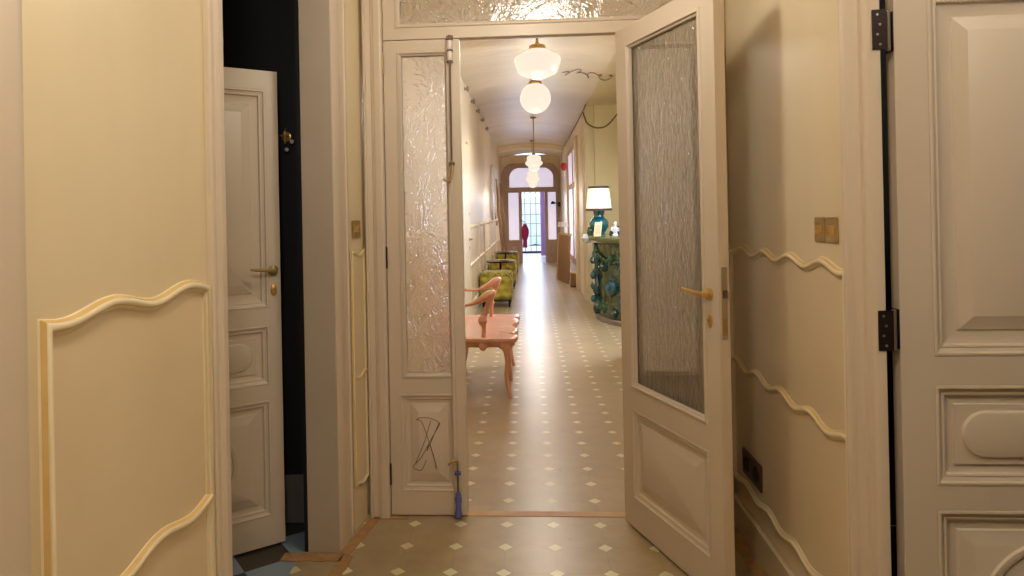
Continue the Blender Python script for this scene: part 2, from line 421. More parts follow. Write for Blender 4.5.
def casing(name, T, u0, u1, z0, z1, label, flip=False, mat='wood', w=0.022):
    """moulded door casing upright: profile across u, straight up z"""
    W = u1 - u0
    pr = [(0, 0), (0, 0.75), (0.05, 0.95), (0.12, 0.95), (0.16, 0.7), (0.40, 0.62), (0.46, 0.8), (0.55, 0.86), (0.60, 1.0), (0.9, 1.0), (0.96, 0.9), (1.0, 0.7), (1.0, 0)]
    if flip: pr = [(1 - a, b) for a, b in reversed(pr)]
    mb = MB(); mb.rings([[T(u0 + a * W, z, b * w) for a, b in pr] for z in (z0, z1)])
    return struct(mb.build(name, mat, ang=25), label, 'trim')

# ================================================================== SETTING
LX, RX = -0.795, 0.865             # hall walls
CL, CR_ = -0.74, 0.85            # corridor walls
H = 2.98
FY = 3.05                        # partition plane
# floors
struct(MB().box(-0.93, -1.6, -0.08, 1.0, 3.08, 0).build('floor_hall', 'floor_hall', smooth=False), 'greige tiled hall floor with small pale diamond insets', 'floor')
struct(MB().box(-1.2, 3.08, -0.08, 2.2, 18.3, 0).build('floor_corridor', 'floor_corridor', smooth=False), 'long shiny corridor floor of greige tiles with pale diamonds', 'floor')
struct(MB().box(-2.4, 0.9, -0.085, -0.93, 3.1, -0.001).build('floor_dark_room', 'floor_dark', smooth=False), 'dark and blue grey chequered floor of the unlit room', 'floor')
bpy.data.objects['floor_hall'].data.transform(Matrix.Identity(4))
struct(MB().box(0.873, -0.2, -0.085, 2.4, 3.0, -0.001).build('floor_side_room', 'dark', smooth=False), 'floor of the side room behind the right door, coloured dark as unlit', 'floor')
# rough mortar edges and threshold
def ribbon(name, pts, label, mat='mortar', z=0.003):
    mb = MB(); n = len(pts); rings = []
    for k, ((x0, y0), (x1, y1)) in enumerate(pts):
        rings.append([(x0, y0, 0.0005), (x0, y0, z), (x1, y1, z), (x1, y1, 0.0005)])
    mb.rings(rings); return struct(mb.build(name, mat, smooth=False), label, 'trim')
def ragged(a, b, wl, n=14, seed=1, off=(0, 0)):
    r = random.Random(seed); out = []
    a = Vector(a); b = Vector(b); d = (b - a).normalized(); nn = Vector((-d.y, d.x))
    for i in range(n + 1):
        p = a + (b - a) * i / n; w = wl * (0.92 + 0.16 * r.random()); q = p - nn * w
        out.append(((p.x, p.y), (q.x, q.y)))
    return out
ribbon('trim_1', ragged((-0.780, 2.70), (-0.728, 3.035), 0.045, seed=3), 'raw mortar edge along the foot of the left wall strip')
ribbon('trim_2', ragged((-1.0, 2.705), (-0.76, 2.705), 0.06, seed=5), 'raw mortar strip across the dark doorway threshold')
ribbon('trim_3', ragged((-0.80, 2.2), (-0.765, 2.69), 0.05, 16, seed=8), 'raw mortar edge running toward the camera from the dark doorway')
ribbon('trim_4', ragged((-0.728, 3.04), (-0.56, 3.04), 0.022, seed=6), 'raw mortar patch at the foot of the narrow glazed leaf')
ribbon('trim_5', [((-0.64 + 1.06 * k / 20, 3.108), (-0.64 + 1.06 * k / 20, 3.058)) for k in range(21)], 'reddish threshold strip under the corridor doorway', 'terracotta', 0.002)
ribbon('trim_6', ragged((0.842, 3.03), (0.842, 1.72), 0.05, 30, seed=9), 'raw stained edge at the foot of the right hall wall')

# --- hall walls
def TL(u, z, w): return (LX + w, u, z)           # left hall wall, facing +X
def TR(u, z, w): return (RX - w, u, z)           # right hall wall, facing -X
mb = MB(); mb.box(-0.91, -1.5, 0, LX, 1.735, H); mb.box(-0.91, 1.735, 2.45, LX, 2.72, H)
struct(mb.build('wall_left', 'wall', smooth=False), 'cream stucco left hall wall with moulded panel', 'wall')
# angled strip beside the partition
A0 = Vector((-0.795, 2.722)); A1 = Vector((-0.740, 3.05)); AD = (A1 - A0).normalized(); AN = Vector((AD.y, -AD.x))
def TA(t, z, w): p = A0 + AD * t + AN * w; return (p.x, p.y, z)
mb = MB(); L_ = (A1 - A0).length
pl = [(-0.91, 2.72), (A0.x - 0.004, 2.72), (A1.x - 0.004, A1.y), (A1.x, 3.12), (-0.91, 3.12)]
mb.rings([[(x, y, z) for x, y in pl] for z in (0, H)])
struct(mb.build('wall_left_strip', 'wall', smooth=False), 'narrow angled strip of cream wall beside the glazed partition', 'wall')
# grey reveal of the dark doorway
struct(MB().box(-0.908, 2.712, 0, -0.780, 2.7215, 2.45).build('trim_7', 'jamb', bevel=0.002), 'flat grey reveal of the dark doorway', 'trim')
struct(MB().box(-0.925, 1.735, 0, -0.797, 1.742, 2.45).build('trim_8', 'jamb', bevel=0.002), 'near reveal of the dark doorway', 'trim')
casing('trim_9', TL, 1.655, 1.735, 0, 2.52, 'moulded casing on the near side of the dark doorway', w=0.018)
casing('trim_10', TA, 0.0, 0.148, 0, 2.52, 'moulded casing on the far side of the dark doorway', flip=True, w=0.016)
casing('trim_11', TL, 0.80, 1.022, 0, 2.52, 'broad moulded casing at the left edge of the hall wall', mat='wood', w=0.022)
mb = MB(); mb.box(RX, -1.5, 0, 0.98, 0.80, H); mb.box(RX, 1.80, 0, RX + 0.006, 3.12, H); mb.box(RX, 0.80, 2.5, 0.98, 1.716, H)
struct(mb.build('wall_right', 'wall', smooth=False), 'cream stucco right hall wall with wavy mouldings', 'wall')
casing('trim_12', lambda u, z, w: (0.862 - w, u, z), 1.736, 1.800, 0, 2.5, 'moulded casing edge beside the hinged right door', flip=True, w=0.028)
casing('trim_34', TR, 1.800, 1.912, 0, 2.5, 'moulded casing between the right wall panel and the hinged door', flip=True, w=0.028)
struct(MB().box(0.846, 1.906, 0, RX, 3.03, 0.12).build('baseboard_right', 'wall', bevel=0.004), 'plain low skirting under the right wall panel', 'baseboard')
struct(MB().box(-0.95, -1.62, 0, 1.0, -1.5, H).build('wall_back', 'wall', smooth=False), 'cream wall behind the camera', 'wall')
struct(MB().box(-0.95, -1.6, H, 1.0, 3.06, H + 0.1).build('ceiling_hall', 'ceiling_plain', smooth=False), 'plain hall ceiling', 'ceiling')

# panels on the hall walls (crest spacing about 0.25 m)
wall_panel('trim_13', TR, 1.938, 3.01, 0.215, 1.172, 0.698, 0.252, 2.285, 'large wavy moulded panel on the right hall wall', phm=2.14, scale=0.75, edge_line=True)
wall_panel('trim_14', TL, 1.078, 1.638, 0.20, 1.181, 0.666, 0.285, 1.190, 'large wavy moulded panel on the left hall wall', amp=0.011, phm=1.335, scale=0.75, edge_line=True)
wall_panel('trim_15', TA, 0.192, 0.322, 0.185, 1.178, 0.648, 0.13, 0.17, 'narrow wavy moulded panel beside the glazed partition', amp=0.010, phm=0.28, scale=0.45, edge_line=True)

# --- partition frame at FY
mb = MB(); mb.box(0.845, FY, 0, 0.98, 3.13, H); mb.box(-0.91, FY, 2.86, 0.845, 3.13, H)
struct(mb.build('wall_front', 'wall', smooth=False), 'cream wall around the glazed corridor partition', 'wall')
def TF(u, z, w): return (u, FY - w, z)
casing('trim_16', TF, -0.727, -0.640, 0, 2.86, 'moulded upright framing the partition on the left', w=0.03)
casing('trim_17', TF, 0.776, 0.848, 0, 2.86, 'moulded upright framing the partition on the right', flip=True, w=0.03)
struct(MB().box(-0.727, FY + 0.0005, 0, -0.640, 3.129, 2.86).build('trim_18', 'wood', bevel=0.003), 'left post of the partition', 'trim')
struct(MB().box(0.776, FY + 0.0005, 0, 0.8445, 3.129, 2.86).build('trim_19', 'wood', bevel=0.003), 'right post of the partition', 'trim')
# transom sash
t = empty('window_1', (-0.638, FY + 0.003, 0)); struct(t, 'hammered glass transom light over the corridor doorway', 'window')
hole = (0.055, 1.358, 2.180, 2.80)
frame_grid(MB(), 1.413, 2.858, 0.05, [hole], 2.128).build('sash', 'wood', t, smooth=False, bevel=0.002)
glazing(t, 0.05, hole, 'hammered')
# fixed glazed leaf
d = empty('door_2', (-0.637, FY, 0)); struct(d, 'narrow fixed leaf with hammered glass left of the doorway', 'door')
LW = 0.342
g_hole = (0.058, 0.294, 0.615, 2.075); p_hole = (0.046, 0.302, 0.110, 0.545)
frame_grid(MB(), LW, 2.124, 0.042, [g_hole, p_hole], 0.006).build('leaf_frame', 'wood', d, smooth=False, bevel=0.002)
glazing(d, 0.042, g_hole, 'hammered')
pi = panel_infill(d, 0.042, p_hole, inner=0.045)
MB().box(0.282, -0.012, 0.006, 0.300, 0.0, 2.122).build('astragal', 'wood', d, bevel=0.004)
mb = MB()
def rib(*pts): mb.tube(cr([(x + 0.637, 0.0025, z) for x, z in pts], 6), 0.0017, 6)
rib((-0.520, 0.430), (-0.495, 0.440), (-0.455, 0.436), (-0.418, 0.418), (-0.420, 0.40), (-0.462, 0.330), (-0.500, 0.262), (-0.535, 0.225), (-0.530, 0.210), (-0.500, 0.206), (-0.478, 0.250))
rib((-0.520, 0.430), (-0.495, 0.418), (-0.470, 0.350), (-0.445, 0.270), (-0.430, 0.208))
rib((-0.455, 0.425), (-0.485, 0.330), (-0.528, 0.232))
rib((-0.418, 0.415), (-0.446, 0.352), (-0.474, 0.29), (-0.462, 0.318), (-0.440, 0.245), (-0.436, 0.212))
part_label(mb.build('ribbon_inlay', plain('ribbon_wire', (138, 114, 100), rough=0.5), pi), 'thin crossed ribbon outline in darker brown')
for z in (2.02, 1.155, 0.19): barrel_hinge(d, -0.002, -0.006, z, 0.085, 0.006, 'aged_brass' if z > 2 else 'hinge_brown')
# its twin on the right, behind the open door
d7 = empty('door_7', (0.433, FY, 0)); struct(d7, 'narrow fixed leaf with hammered glass half hidden behind the open door', 'door')
frame_grid(MB(), LW, 2.124, 0.042, [(0.034, 0.310, 0.615, 2.075), (0.040, 0.296, 0.110, 0.545)], 0.006).build('leaf_frame', 'wood', d7, smooth=False, bevel=0.002)
glazing(d7, 0.042, (0.034, 0.310, 0.615, 2.075), 'hammered')
panel_infill(d7, 0.042, (0.040, 0.296, 0.110, 0.545), inner=0.045)
# espagnolette bolts on the leaf
def bolt(top):
    s = -1 if top else 1
    zt = 2.135 if top else 0.006
    b = MB().box(0.287, -0.020, min(zt, zt + s * 0.02), 0.317, -0.0125, max(zt, zt + s * 0.02)).build('flush_bolt', 'iron', d, bevel=0.002)
    for k in range(2):
        z = zt + s * (0.045 + 0.048 * k)
        MB().lathe([(0, -0.020), (0.010, -0.020), (0.0125, -0.012), (0.0125, 0.012), (0.010, 0.020), (0, 0.020)], (0.302, -0.026, z), 14).build('bolt_guide', 'porcelain' if top else 'blue', b)
        MB().box(0.288, -0.031, z - 0.027, 0.316, -0.0125, z - 0.021).build('guide_collar', 'iron' if top else 'blue', b, bevel=0.001)
    ln = 0.575 if top else 0.235
    MB().tube([(0.302, -0.026, zt), (0.302, -0.026, zt + s * ln)], 0.0042, 10).build('bolt_rod', 'iron', b)
    zk = zt + s * ln
    if top:
        MB().tube(cr([(0.302, -0.026, zk + 0.02), (0.303, -0.032, zk - 0.03), (0.296, -0.040, zk - 0.062), (0.280, -0.044, zk - 0.070), (0.266, -0.044, zk - 0.060)], 5), 0.006, 8).build('bolt_handle', 'aged_brass', b)
        MB().box(0.289, -0.034, zk + 0.0, 0.315, -0.0125, zk + 0.012).build('guide_collar', 'iron', b, bevel=0.001)
    else:
        MB().tube(cr([(0.302, -0.026, zk - 0.02), (0.302, -0.03, zk + 0.012), (0.292, -0.036, zk + 0.022), (0.276, -0.038, zk + 0.012), (0.262, -0.038, zk + 0.004)], 5), 0.006, 8).build('bolt_handle', 'aged_brass', b)
        MB().lathe([(0, 0.010), (0.014, 0.012), (0.016, 0.03), (0.011, 0.045), (0.013, 0.075), (0.016, 0.09), (0.010, 0.112), (0, 0.114)], (0.302, -0.028, 0), 14).build('bolt_foot', 'blue', b)
        MB().box(0.288, -0.034, zk - 0.045, 0.316, -0.0125, zk - 0.033).build('guide_collar', 'blue', b, bevel=0.001)
bolt(True); bolt(False)

# swing door: hinge at (0.415, FY), opened toward the hall
DW = 0.705; DTH = 0.042
d = empty('door_1', (0.428, FY - 0.02, 0), math.atan2(-0.94, 0.342)); struct(d, 'open half-glazed white door with rippled glass swung into the hall', 'door')
# local +x along the leaf, local +y = toward the wall side? front (w=0) must face the corridor mouth
gh = (0.088, 0.627, 0.600, 2.045); ph = (0.030 + 0.05, 0.630, 0.135, 0.510)
mb = frame_grid(MB(), DW, 2.118, DTH, [gh, ph], 0.010)
mb.v = [(x, -y, z) for x, y, z in mb.v]
class Flip:   # parts of this door are built with w toward -y
    pass
leaf = mb.build('leaf_frame', 'wood', d, smooth=False, bevel=0.002)
flip = empty('face_parts', (0, 0, 0)); 
bpy.data.objects.remove(flip)
n0 = set(bpy.data.objects)
glazing(d, DTH, gh, 'reeded')
panel_infill(d, DTH, ph, inner=0.05)
lever(d, DW - 0.052, 1.055, -1, -1, DTH); lever(d, DW - 0.052, 1.055, 1, -1, DTH)
keyhole(d, DW - 0.052, 0.962, DTH); keyhole(d, DW - 0.052, 0.962, DTH, side=1)
lp = MB().box(DW, 0.010, 0.905, DW + 0.002, 0.032, 1.150).build('lock_plate', 'steel', d, bevel=0.001)
MB().box(DW + 0.002, 0.014, 1.045, DW + 0.010, 0.028, 1.072).build('latch', 'iron', lp, bevel=0.002)
MB().box(DW + 0.002, 0.013, 0.92, DW + 0.0028, 0.029, 0.975).build('strike_bolt', 'aged_brass', lp)
for z in (1.86, 0.28): barrel_hinge(d, -0.005, 0.0, z, 0.09, 0.007, 'aged_brass')
for o in set(bpy.data.objects) - n0:      # mirror the thickness direction
    if o.type == 'MESH':
        o.data.transform(Matrix.Scale(-1, 4, (0, 1, 0)))
        bm = bmesh.new(); bm.from_mesh(o.data); bmesh.ops.recalc_face_normals(bm, faces=bm.faces); bm.to_mesh(o.data); bm.free()

# panelled doors of the two side rooms (same joinery)
def panelled_door(name, loc, rz, label, W=0.74, Ht=1.948, dz=0.0, st=0.08):
    d = empty(name, loc, rz); struct(d, label, 'door')
    th = 0.04
    hs = [(st, W - st, 0.976, 1.868), (st, W - st, 0.660, 0.904), (st, W - st, 0.125, 0.599)]
    frame_grid(MB(), W, Ht, th, hs, 0.006).build('leaf_frame', 'wood', d, smooth=False, bevel=0.002)
    panel_infill(d, th, hs[0], inner=0.060, name='upper_panel')
    panel_infill(d, th, hs[1], inner=0.048, lozenge=True, name='middle_panel')
    lo = panel_infill(d, th, hs[2], inner=0.050, name='lower_panel')
    mb = MB(); th_ = [2 * PI * k / 48 for k in range(48)]
    mb.rings([[(W / 2 + 0.19 * k * math.cos(a), w_, 0.362 + 0.172 * k * math.sin(a)) for a in th_] for k, w_ in ((1.0, 0.004), (0.98, -0.003), (0.93, -0.005), (0.89, -0.003), (0.87, 0.004))], cap=False)
    mb.build('oval_moulding', 'wood', lo)
    return d, th
# left: seen through the dark doorway; local x runs from the hinge to the free edge
fe = Vector((-1.03, 2.795)); dd = Vector((0.795, 0.607)); hg = fe - dd * 0.74
dl, th = panelled_door('door_3', (hg.x, hg.y, 0), math.atan2(dd.y, dd.x), 'white panelled door standing open inside the dark room', st=0.052)
lever(dl, 0.74 - 0.032, 1.128, -1, -1, th, 'aged_brass', 0.10); keyhole(dl, 0.74 - 0.03, 1.046, th)
dr, th = panelled_door('door_4', (0.903, 1.752, 0), 0.0, 'white panelled door opened at the right on dark hinges')
def butt_hinge(d, z):
    hh = 0.049
    h = MB().lathe([(0, -hh - 0.003), (0.0055, -hh), (0.0055, hh), (0, hh + 0.003)], (-0.017, -0.006, z), 12).build('hinge', 'steel', d)
    a = MB().box(-0.060, -0.0185, z - hh, -0.024, -0.0165, z + hh).build('hinge_leaf', 'hinge_brown', h, smooth=False)
    c = MB().box(-0.0022, 0.001, z - hh, -0.0002, 0.036, z + hh).build('hinge_leaf', 'hinge_brown', h, smooth=False)
    for k in range(4):
        zz = z - 0.036 + 0.024 * k
        MB().lathe([(0, -0.0015), (0.0034, -0.0012), (0.0034, 0.0), (0, 0.0)], (-0.042 - 0.006 * (k % 2), -0.0185, zz), 8, axis='y').build('screw', 'screw', a)
        MB().lathe([(0, -0.0015), (0.0036, -0.0012), (0.0036, 0.0), (0, 0.0)], (-0.0022, 0.018, zz), 8, axis='x').build('screw', 'screw', c)
butt_hinge(dr, 1.775); butt_hinge(dr, 1.042); butt_hinge(dr, 0.25)

# --- dark room shells
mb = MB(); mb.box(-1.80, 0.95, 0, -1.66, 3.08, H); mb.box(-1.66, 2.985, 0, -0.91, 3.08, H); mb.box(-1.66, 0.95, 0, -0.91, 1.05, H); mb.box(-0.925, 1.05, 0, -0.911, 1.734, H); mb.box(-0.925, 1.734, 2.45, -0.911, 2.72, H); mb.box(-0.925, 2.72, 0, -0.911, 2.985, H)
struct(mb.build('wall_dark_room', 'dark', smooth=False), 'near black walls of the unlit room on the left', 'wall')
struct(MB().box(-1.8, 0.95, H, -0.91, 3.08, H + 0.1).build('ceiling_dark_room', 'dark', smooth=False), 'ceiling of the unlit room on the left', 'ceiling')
struct(MB().box(-1.66, 2.972, 0, -0.926, 2.9845, 0.21).build('baseboard_dark', 'grey_base', bevel=0.003), 'grey skirting in the unlit room', 'baseboard')
mb = MB(); mb.box(0.872, 3.0, 0, 2.4, 3.04, H); mb.box(2.3, -0.2, 0, 2.4, 3.0, H); mb.box(0.98, -0.2, 0, 2.3, -0.1, H)  # near black colour stands in for the lack of light here
struct(mb.build('wall_side_room', 'dark', smooth=False), 'walls of the room behind the right door, coloured dark as unlit', 'wall')
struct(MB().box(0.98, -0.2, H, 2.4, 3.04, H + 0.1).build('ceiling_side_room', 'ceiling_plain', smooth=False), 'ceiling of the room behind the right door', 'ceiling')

# --- corridor shell
EY = 18.3
mb = MB(); mb.box(-0.92, 3.13, 0, CL, EY + 0.1, 3.1)
struct(mb.build('wall_corridor_left', 'wall_corridor', smooth=False), 'pale left corridor wall with moulded dado', 'wall')
mb = MB(); mb.box(CR_, 3.13, 0, 0.98, 6.4, 3.1); mb.box(CR_, 10.30, 0, 0.98, 12.2, 3.1); mb.box(CR_, 12.2, 2.62, 0.98, 15.4, 3.1); mb.box(CR_, 12.2, 0, 0.98, 15.4, 0.30); mb.box(CR_, 15.4, 0, 0.98, EY + 0.1, 3.1)
struct(mb.build('wall_corridor_right', 'wall_corridor', smooth=False), 'pale right corridor wall beyond the fireplace bay', 'wall')
mb = MB(); mb.box(0.98, 10.18, 0, 1.75, 10.30, 3.1); mb.box(1.62, 6.4, 0, 1.75, 10.18, 3.1); mb.box(0.98, 6.3, 0, 1.75, 6.4, 3.1); mb.box(0.853, 10.293, 0, 0.98, 10.2995, 3.1)
struct(mb.build('wall_bay', 'wall_green', smooth=False), 'greenish yellow walls of the fireplace bay', 'wall')
# shallow vault
mb = MB(); rings = []
for y in (3.05, 6, 9, 12, 15, EY + 0.1):
    ring = []
    for k in range(25):
        u = k / 24; x = CL - 0.02 + (CR_ - CL + 0.04) * u
        ring.append((x, y, 2.89 + 0.095 * (1 - (2 * u - 1) ** 2)))
    ring += [(CR_ + 0.02, y, 3.12), (CL - 0.02, y, 3.12)]
    rings.append(ring)
mb.rings(rings)
mb.box(CR_ + 0.02, 6.3, 2.89, 1.75, 10.30, 3.1)
struct(mb.build('ceiling_corridor', 'ceiling', ang=20), 'shallow vaulted plaster ceiling of the corridor', 'ceiling')
# downstand arch before the end wall
mb = MB(); ring_a = []
for k in range(25):
    u = k / 24; ring_a.append((CL + (CR_ - CL) * u, 2.78 + 0.10 * (1 - (2 * u - 1) ** 2)))
ring_a += [(CR_, 3.0), (CL, 3.0)]
mb.rings([[(x, y, z) for x, z in ring_a] for y in (16.6, EY)])
struct(mb.build('wall_arch', 'wall_corridor', ang=20), 'shallow arched downstand before the entrance screen', 'wall')
# unseen window added to the bay for bluish light on the floor
t = empty('added_window', (1.6195, 7.55, 0), -PI / 2); struct(t, 'added unseen daylit window of the fireplace bay', 'window')
frame_grid(MB(), 1.0, 2.5, 0.04, [(0.08, 0.92, 0.98, 2.42)], 0.9).build('window_frame', 'wood', t, smooth=False, bevel=0.003)
t.location = (1.578, 7.55, 0)
MB().box(0.08, 0.015, 0.98, 0.92, 0.022, 2.42).build('pane', 'daylight_pane', t, smooth=False)
# dado panels on the corridor walls
def TCL(u, z, w): return (CL + w, u, z)
def TCR(u, z, w): return (CR_ - w, u, z)
n = 18
names = ['nearest the hall', 'behind the wooden bench', 'past the bench', 'before the first green stool', 'behind the first green stool', 'behind the first side table', 'behind the far green stools', 'nearest the entrance']
ys = [3.4, 4.6, 6.2, 8.35, 10.0, 11.2, 12.7, 15.0, 17.6]
for k in range(8):
    if k == 2: continue
    wall_panel('trim_%d' % (20 + k), TCL, ys[k] + 0.05, ys[k + 1] - 0.05, 0.2, 1.172, 0.69, 0.25, ys[k], 'wavy dado panel on the left corridor wall ' + names[k])
wall_panel('trim_30', TCR, 3.4, 6.2, 0.2, 1.172, 0.69, 0.25, 3.4, 'wavy dado panel on the right corridor wall by the swing door')
# side door on the left corridor wall with a brass lever
dq = empty('door_5', (CL + 0.001, 8.22, 0), -PI / 2); struct(dq, 'pale flush door in the left corridor wall past the bench', 'door')
MB().box(0, 0.0, 0.006, 0.84, 0.028, 2.15).build('leaf_frame', 'wall_corridor', dq, bevel=0.003)
lv = lever(dq, 0.06, 1.03, 1, 1, 0.028, 'aged_brass'); keyhole(dq, 0.06, 1.33, 0.028, side=1); keyhole(dq, 0.06, 0.93, 0.028, side=1)
casing('trim_31', TCL, 8.23, 8.31, 0, 2.2, 'slim casing of the pale flush corridor door')
# casing at 10.4 on the right wall
casing('trim_32', TCR, 10.42, 10.60, 0, 2.45, 'near casing of the corridor side doorway beyond the fireplace', w=0.03)
casing('trim_33', TCR, 11.75, 12.15, 0, 2.62, 'broad cream casing beside the daylit corridor window', w=0.05)
# daylit window on the right wall
t = empty('window_2', (0.872, 15.4, 0), -PI / 2); struct(t, 'tall daylit frosted window in the right corridor wall', 'window')
hs = [(0.12, 1.55, 0.42, 1.80), (1.68, 3.08, 0.42, 1.80), (0.12, 1.55, 1.90, 2.54), (1.68, 3.08, 1.90, 2.54)]
frame_grid(MB(), 3.2, 2.62, 0.05, hs, 0.30).build('window_frame', 'pale_board', t, smooth=False, bevel=0.004)
for h_ in hs: MB().box(h_[0], 0.020, h_[2], h_[1], 0.028, h_[3]).build('pane', 'daylight_pane', t, smooth=False)

# --- entrance screen at the end
def TE(u, z, w): return (u, EY - w, z)
e = empty('door_6', (0.055, EY - 0.06, 0)); struct(e, 'taupe entrance screen with arched fanlight and sidelights', 'door')
def arch_pts(x0, x1, z0, z1, r, n=10):
    pts = [(x0, z0), (x1, z0)]
    for k in range(n + 1):
        a = PI / 2 * k / n; pts.append((x1 - r + r * math.cos(a), z1 - r + r * math.sin(a)))
    for k in range(n + 1):
        a = PI / 2 + PI / 2 * k / n; pts.append((x0 + r + r * math.cos(a), z1 - r + r * math.sin(a)))
    return pts
def arch_plate(x0, x1, z0, z1, r, hx0, hx1, hz0, hz1, hr, th):
    A = arch_pts(x0, x1, z0, z1, r); B = arch_pts(hx0, hx1, hz0, hz1, hr)
    mb = MB(); mb.rings([[(x, 0, z) for x, z in A], [(x, 0, z) for x, z in B], [(x, th, z) for x, z in B], [(x, th, z) for x, z in A]], loop=True, cap=False)
    return mb
arch_plate(-0.755, 0.755, 1.915, 2.62, 0.30, -0.555, 0.600, 1.99, 2.50, 0.26, 0.09).build('fanlight_frame', 'taupe', e, ang=30)
A = arch_pts(-0.555, 0.600, 1.99, 2.50, 0.26); mb = MB(); mb.rings([[(x, y, z) for x, z in A] for y in (0.04, 0.05)]); mb.build('fanlight_pane', 'daylight_pane', e)
mb = frame_grid(MB(), 1.51, 1.914, 0.09, [(0.165, 0.435, 0.60, 1.85), (0.52, 1.125, 0.0, 1.86), (1.205, 1.415, 0.60, 1.85)], 0.0)
mb.v = [(x - 0.755, y, z) for x, y, z in mb.v]; mb.build('screen_frame', 'taupe', e, smooth=False, bevel=0.004)
for a, b in ((0.165, 0.435), (1.205, 1.415)):
    MB().box(a - 0.755, 0.04, 0.60, b - 0.755, 0.05, 1.85).build('sidelight_pane', 'daylight_pane', e, smooth=False)
    mb = MB(); loops(mb, lambda u, w, z: (u - 0.755, -w, z), a, b, 0.13, 0.50, [(0, -0.0), (0.01, 0.012), (0.03, 0.012), (0.04, 0.002), (0.06, 0.002), (0.08, 0.010)]); mb.build('dado_panel', 'taupe', e, ang=25)
MB().lathe([(0, 0.0), (0.02, -0.005), (0.02, -0.03), (0, -0.035)], (0.50, 0, 0.42), 12, axis='y').build('knob', 'aged_brass', e)
struct(MB().add([(p[0], EY + y, p[1]) for y in (-0.005, 0.02) for p in [(-0.74, 0), (-0.699, 0), (-0.699, 2.3), (-0.60, 2.5), (-0.4, 2.615), (0.5, 2.615), (0.7, 2.5), (0.809, 2.3), (0.809, 0), (0.85, 0), (0.85, 2.85), (-0.74, 2.85)]],
      [tuple(range(12)), tuple(range(23, 11, -1))] + [(i, (i + 1) % 12, 12 + (i + 1) % 12, 12 + i) for i in range(12)]).build('wall_end', 'wall_corridor', smooth=False), 'pale wall around the entrance screen', 'wall')
# porch beyond: lilac floor, side walls, iron grille with garden light behind
struct(MB().box(-1.3, EY, -0.08, 1.4, 23.5, 0.0).build('floor_porch', plain('porch_stone', (190, 178, 196), (176, 162, 186), 0.4), smooth=False), 'pale lilac porch floor beyond the entrance screen', 'floor')
mb = MB(); mb.box(-1.3, EY + 0.1, 0, -1.2, 22.6, 3.1); mb.box(1.3, EY + 0.1, 0, 1.4, 22.6, 3.1)
struct(mb.build('wall_porch', 'white', smooth=False), 'white side walls of the entrance porch', 'wall')
struct(MB().box(-1.3, EY + 0.1, 3.1, 1.4, 21.0, 3.2).build('ceiling_porch', 'white', smooth=False), 'ceiling of the entrance porch', 'ceiling')
g = empty('iron_grille', (0.05, 22.4, 0), 0, 'tall dark iron window grille seen through the far entrance', 'grille')
mb = MB()
fr = MB().box(-1.24, -0.03, 0.0, -1.18, 0.03, 2.9).box(1.18, -0.03, 0.0, 1.24, 0.03, 2.9).box(-1.18, -0.03, 2.84, 1.18, 0.03, 2.9).box(-1.18, -0.03, 0.0, 1.18, 0.03, 0.06)
fr.build('grille_frame', 'black', g, smooth=False)
for k in range(13):
    x = -1.08 + 0.18 * k
    MB().tube([(x, 0, 0.06), (x, 0, 2.84)], 0.011, 8).build('bar', 'grille_iron', g)
for z in (0.55, 0.95, 1.25, 1.60, 1.95, 2.4):
    MB().box(-1.18, -0.012, z - 0.009, 1.18, 0.012, z + 0.009).build('crossbar', 'grille_iron', g, smooth=False)
mb = MB()
r_ = random.Random(4)
struct(MB().box(-6, 23.5, -0.1, 6, 34, -0.02).build('ground_garden', 'hedge', smooth=False), 'garden ground outside the entrance', 'ground')
hd = MB(); prof = []
rr = random.Random(11)
for k in range(7):
    cx, cy, cz, R = -2.4 + 0.8 * k + rr.uniform(-0.2, 0.2), 28 + rr.uniform(-0.5, 0.5), 0.75 + rr.uniform(0, 0.5), 0.75
rings = []
for i in range(9):
    z = 0.0 + 1.9 * i / 8
    rings.append([(x * 1.0, 28 + 0.5 * math.sqrt(max(0, 1 - (i / 8) ** 2)) * s + 0.08 * math.sin(5 * x + 3 * z), z + 0.05 * math.sin(7 * x)) for s, xs in ((-1, [-3 + 0.25 * q for q in range(25)]), (1, [3 - 0.25 * q for q in range(25)])) for x in xs])
hd.rings(rings)
o = hd.build('garden_hedge', 'hedge'); tag(o, 'pale green hedge outside behind the iron grille', 'hedge')

# ================================================================== THINGS IN THE HALL
def switch_plate(x, y, z, T, uc, w, hgt, label, group=None):
    p0 = T(uc, z, 0)
    b = empty('switch_plate', p0); tag(b, label, 'light switch')
    def Q(u, w_, zz): q = T(uc + u, z + zz, w_); return (q[0] - p0[0], q[1] - p0[1], q[2] - p0[2])
    mb = MB(); loops(mb, Q, -w / 2, w / 2, -hgt / 2, hgt / 2, [(0, 0.0005, 0.003), (0.0, 0.004, 0.003), (0.002, 0.006, 0.003)]); mb.build('plate', 'aged_brass', b)
    for du in (-0.011, 0.011):
        mb = MB(); loops(mb, Q, du - 0.008, du + 0.008, -0.014, 0.014, [(0, 0.006), (0.001, 0.009), (0.004, 0.010)]); mb.build('rocker', 'brass', b)
    return b
switch_plate(0, 0, 1.279, TR, 2.108, 0.066, 0.074, 'brass switch plate nearer the swing door on the right hall wall')
switch_plate(0, 0, 1.279, TR, 2.026, 0.074, 0.074, 'brass switch plate nearer the right door casing')
switch_plate(0, 0, 1.288, TA, 0.245, 0.075, 0.074, 'brass switch plate on the narrow wall strip left of the partition')
so = empty('wall_socket', TR(2.785, 0.315, 0.0)); tag(so, 'dark brown double wall socket low on the right hall wall', 'socket')
def QS(u, w, z): return (-w, u, z)
mb = MB(); loops(mb, QS, -0.112, 0.112, -0.050, 0.050, [(0, 0.0005, 0.004), (0, 0.007, 0.004), (0.003, 0.010, 0.004)]); mb.build('plate', 'socket', so)
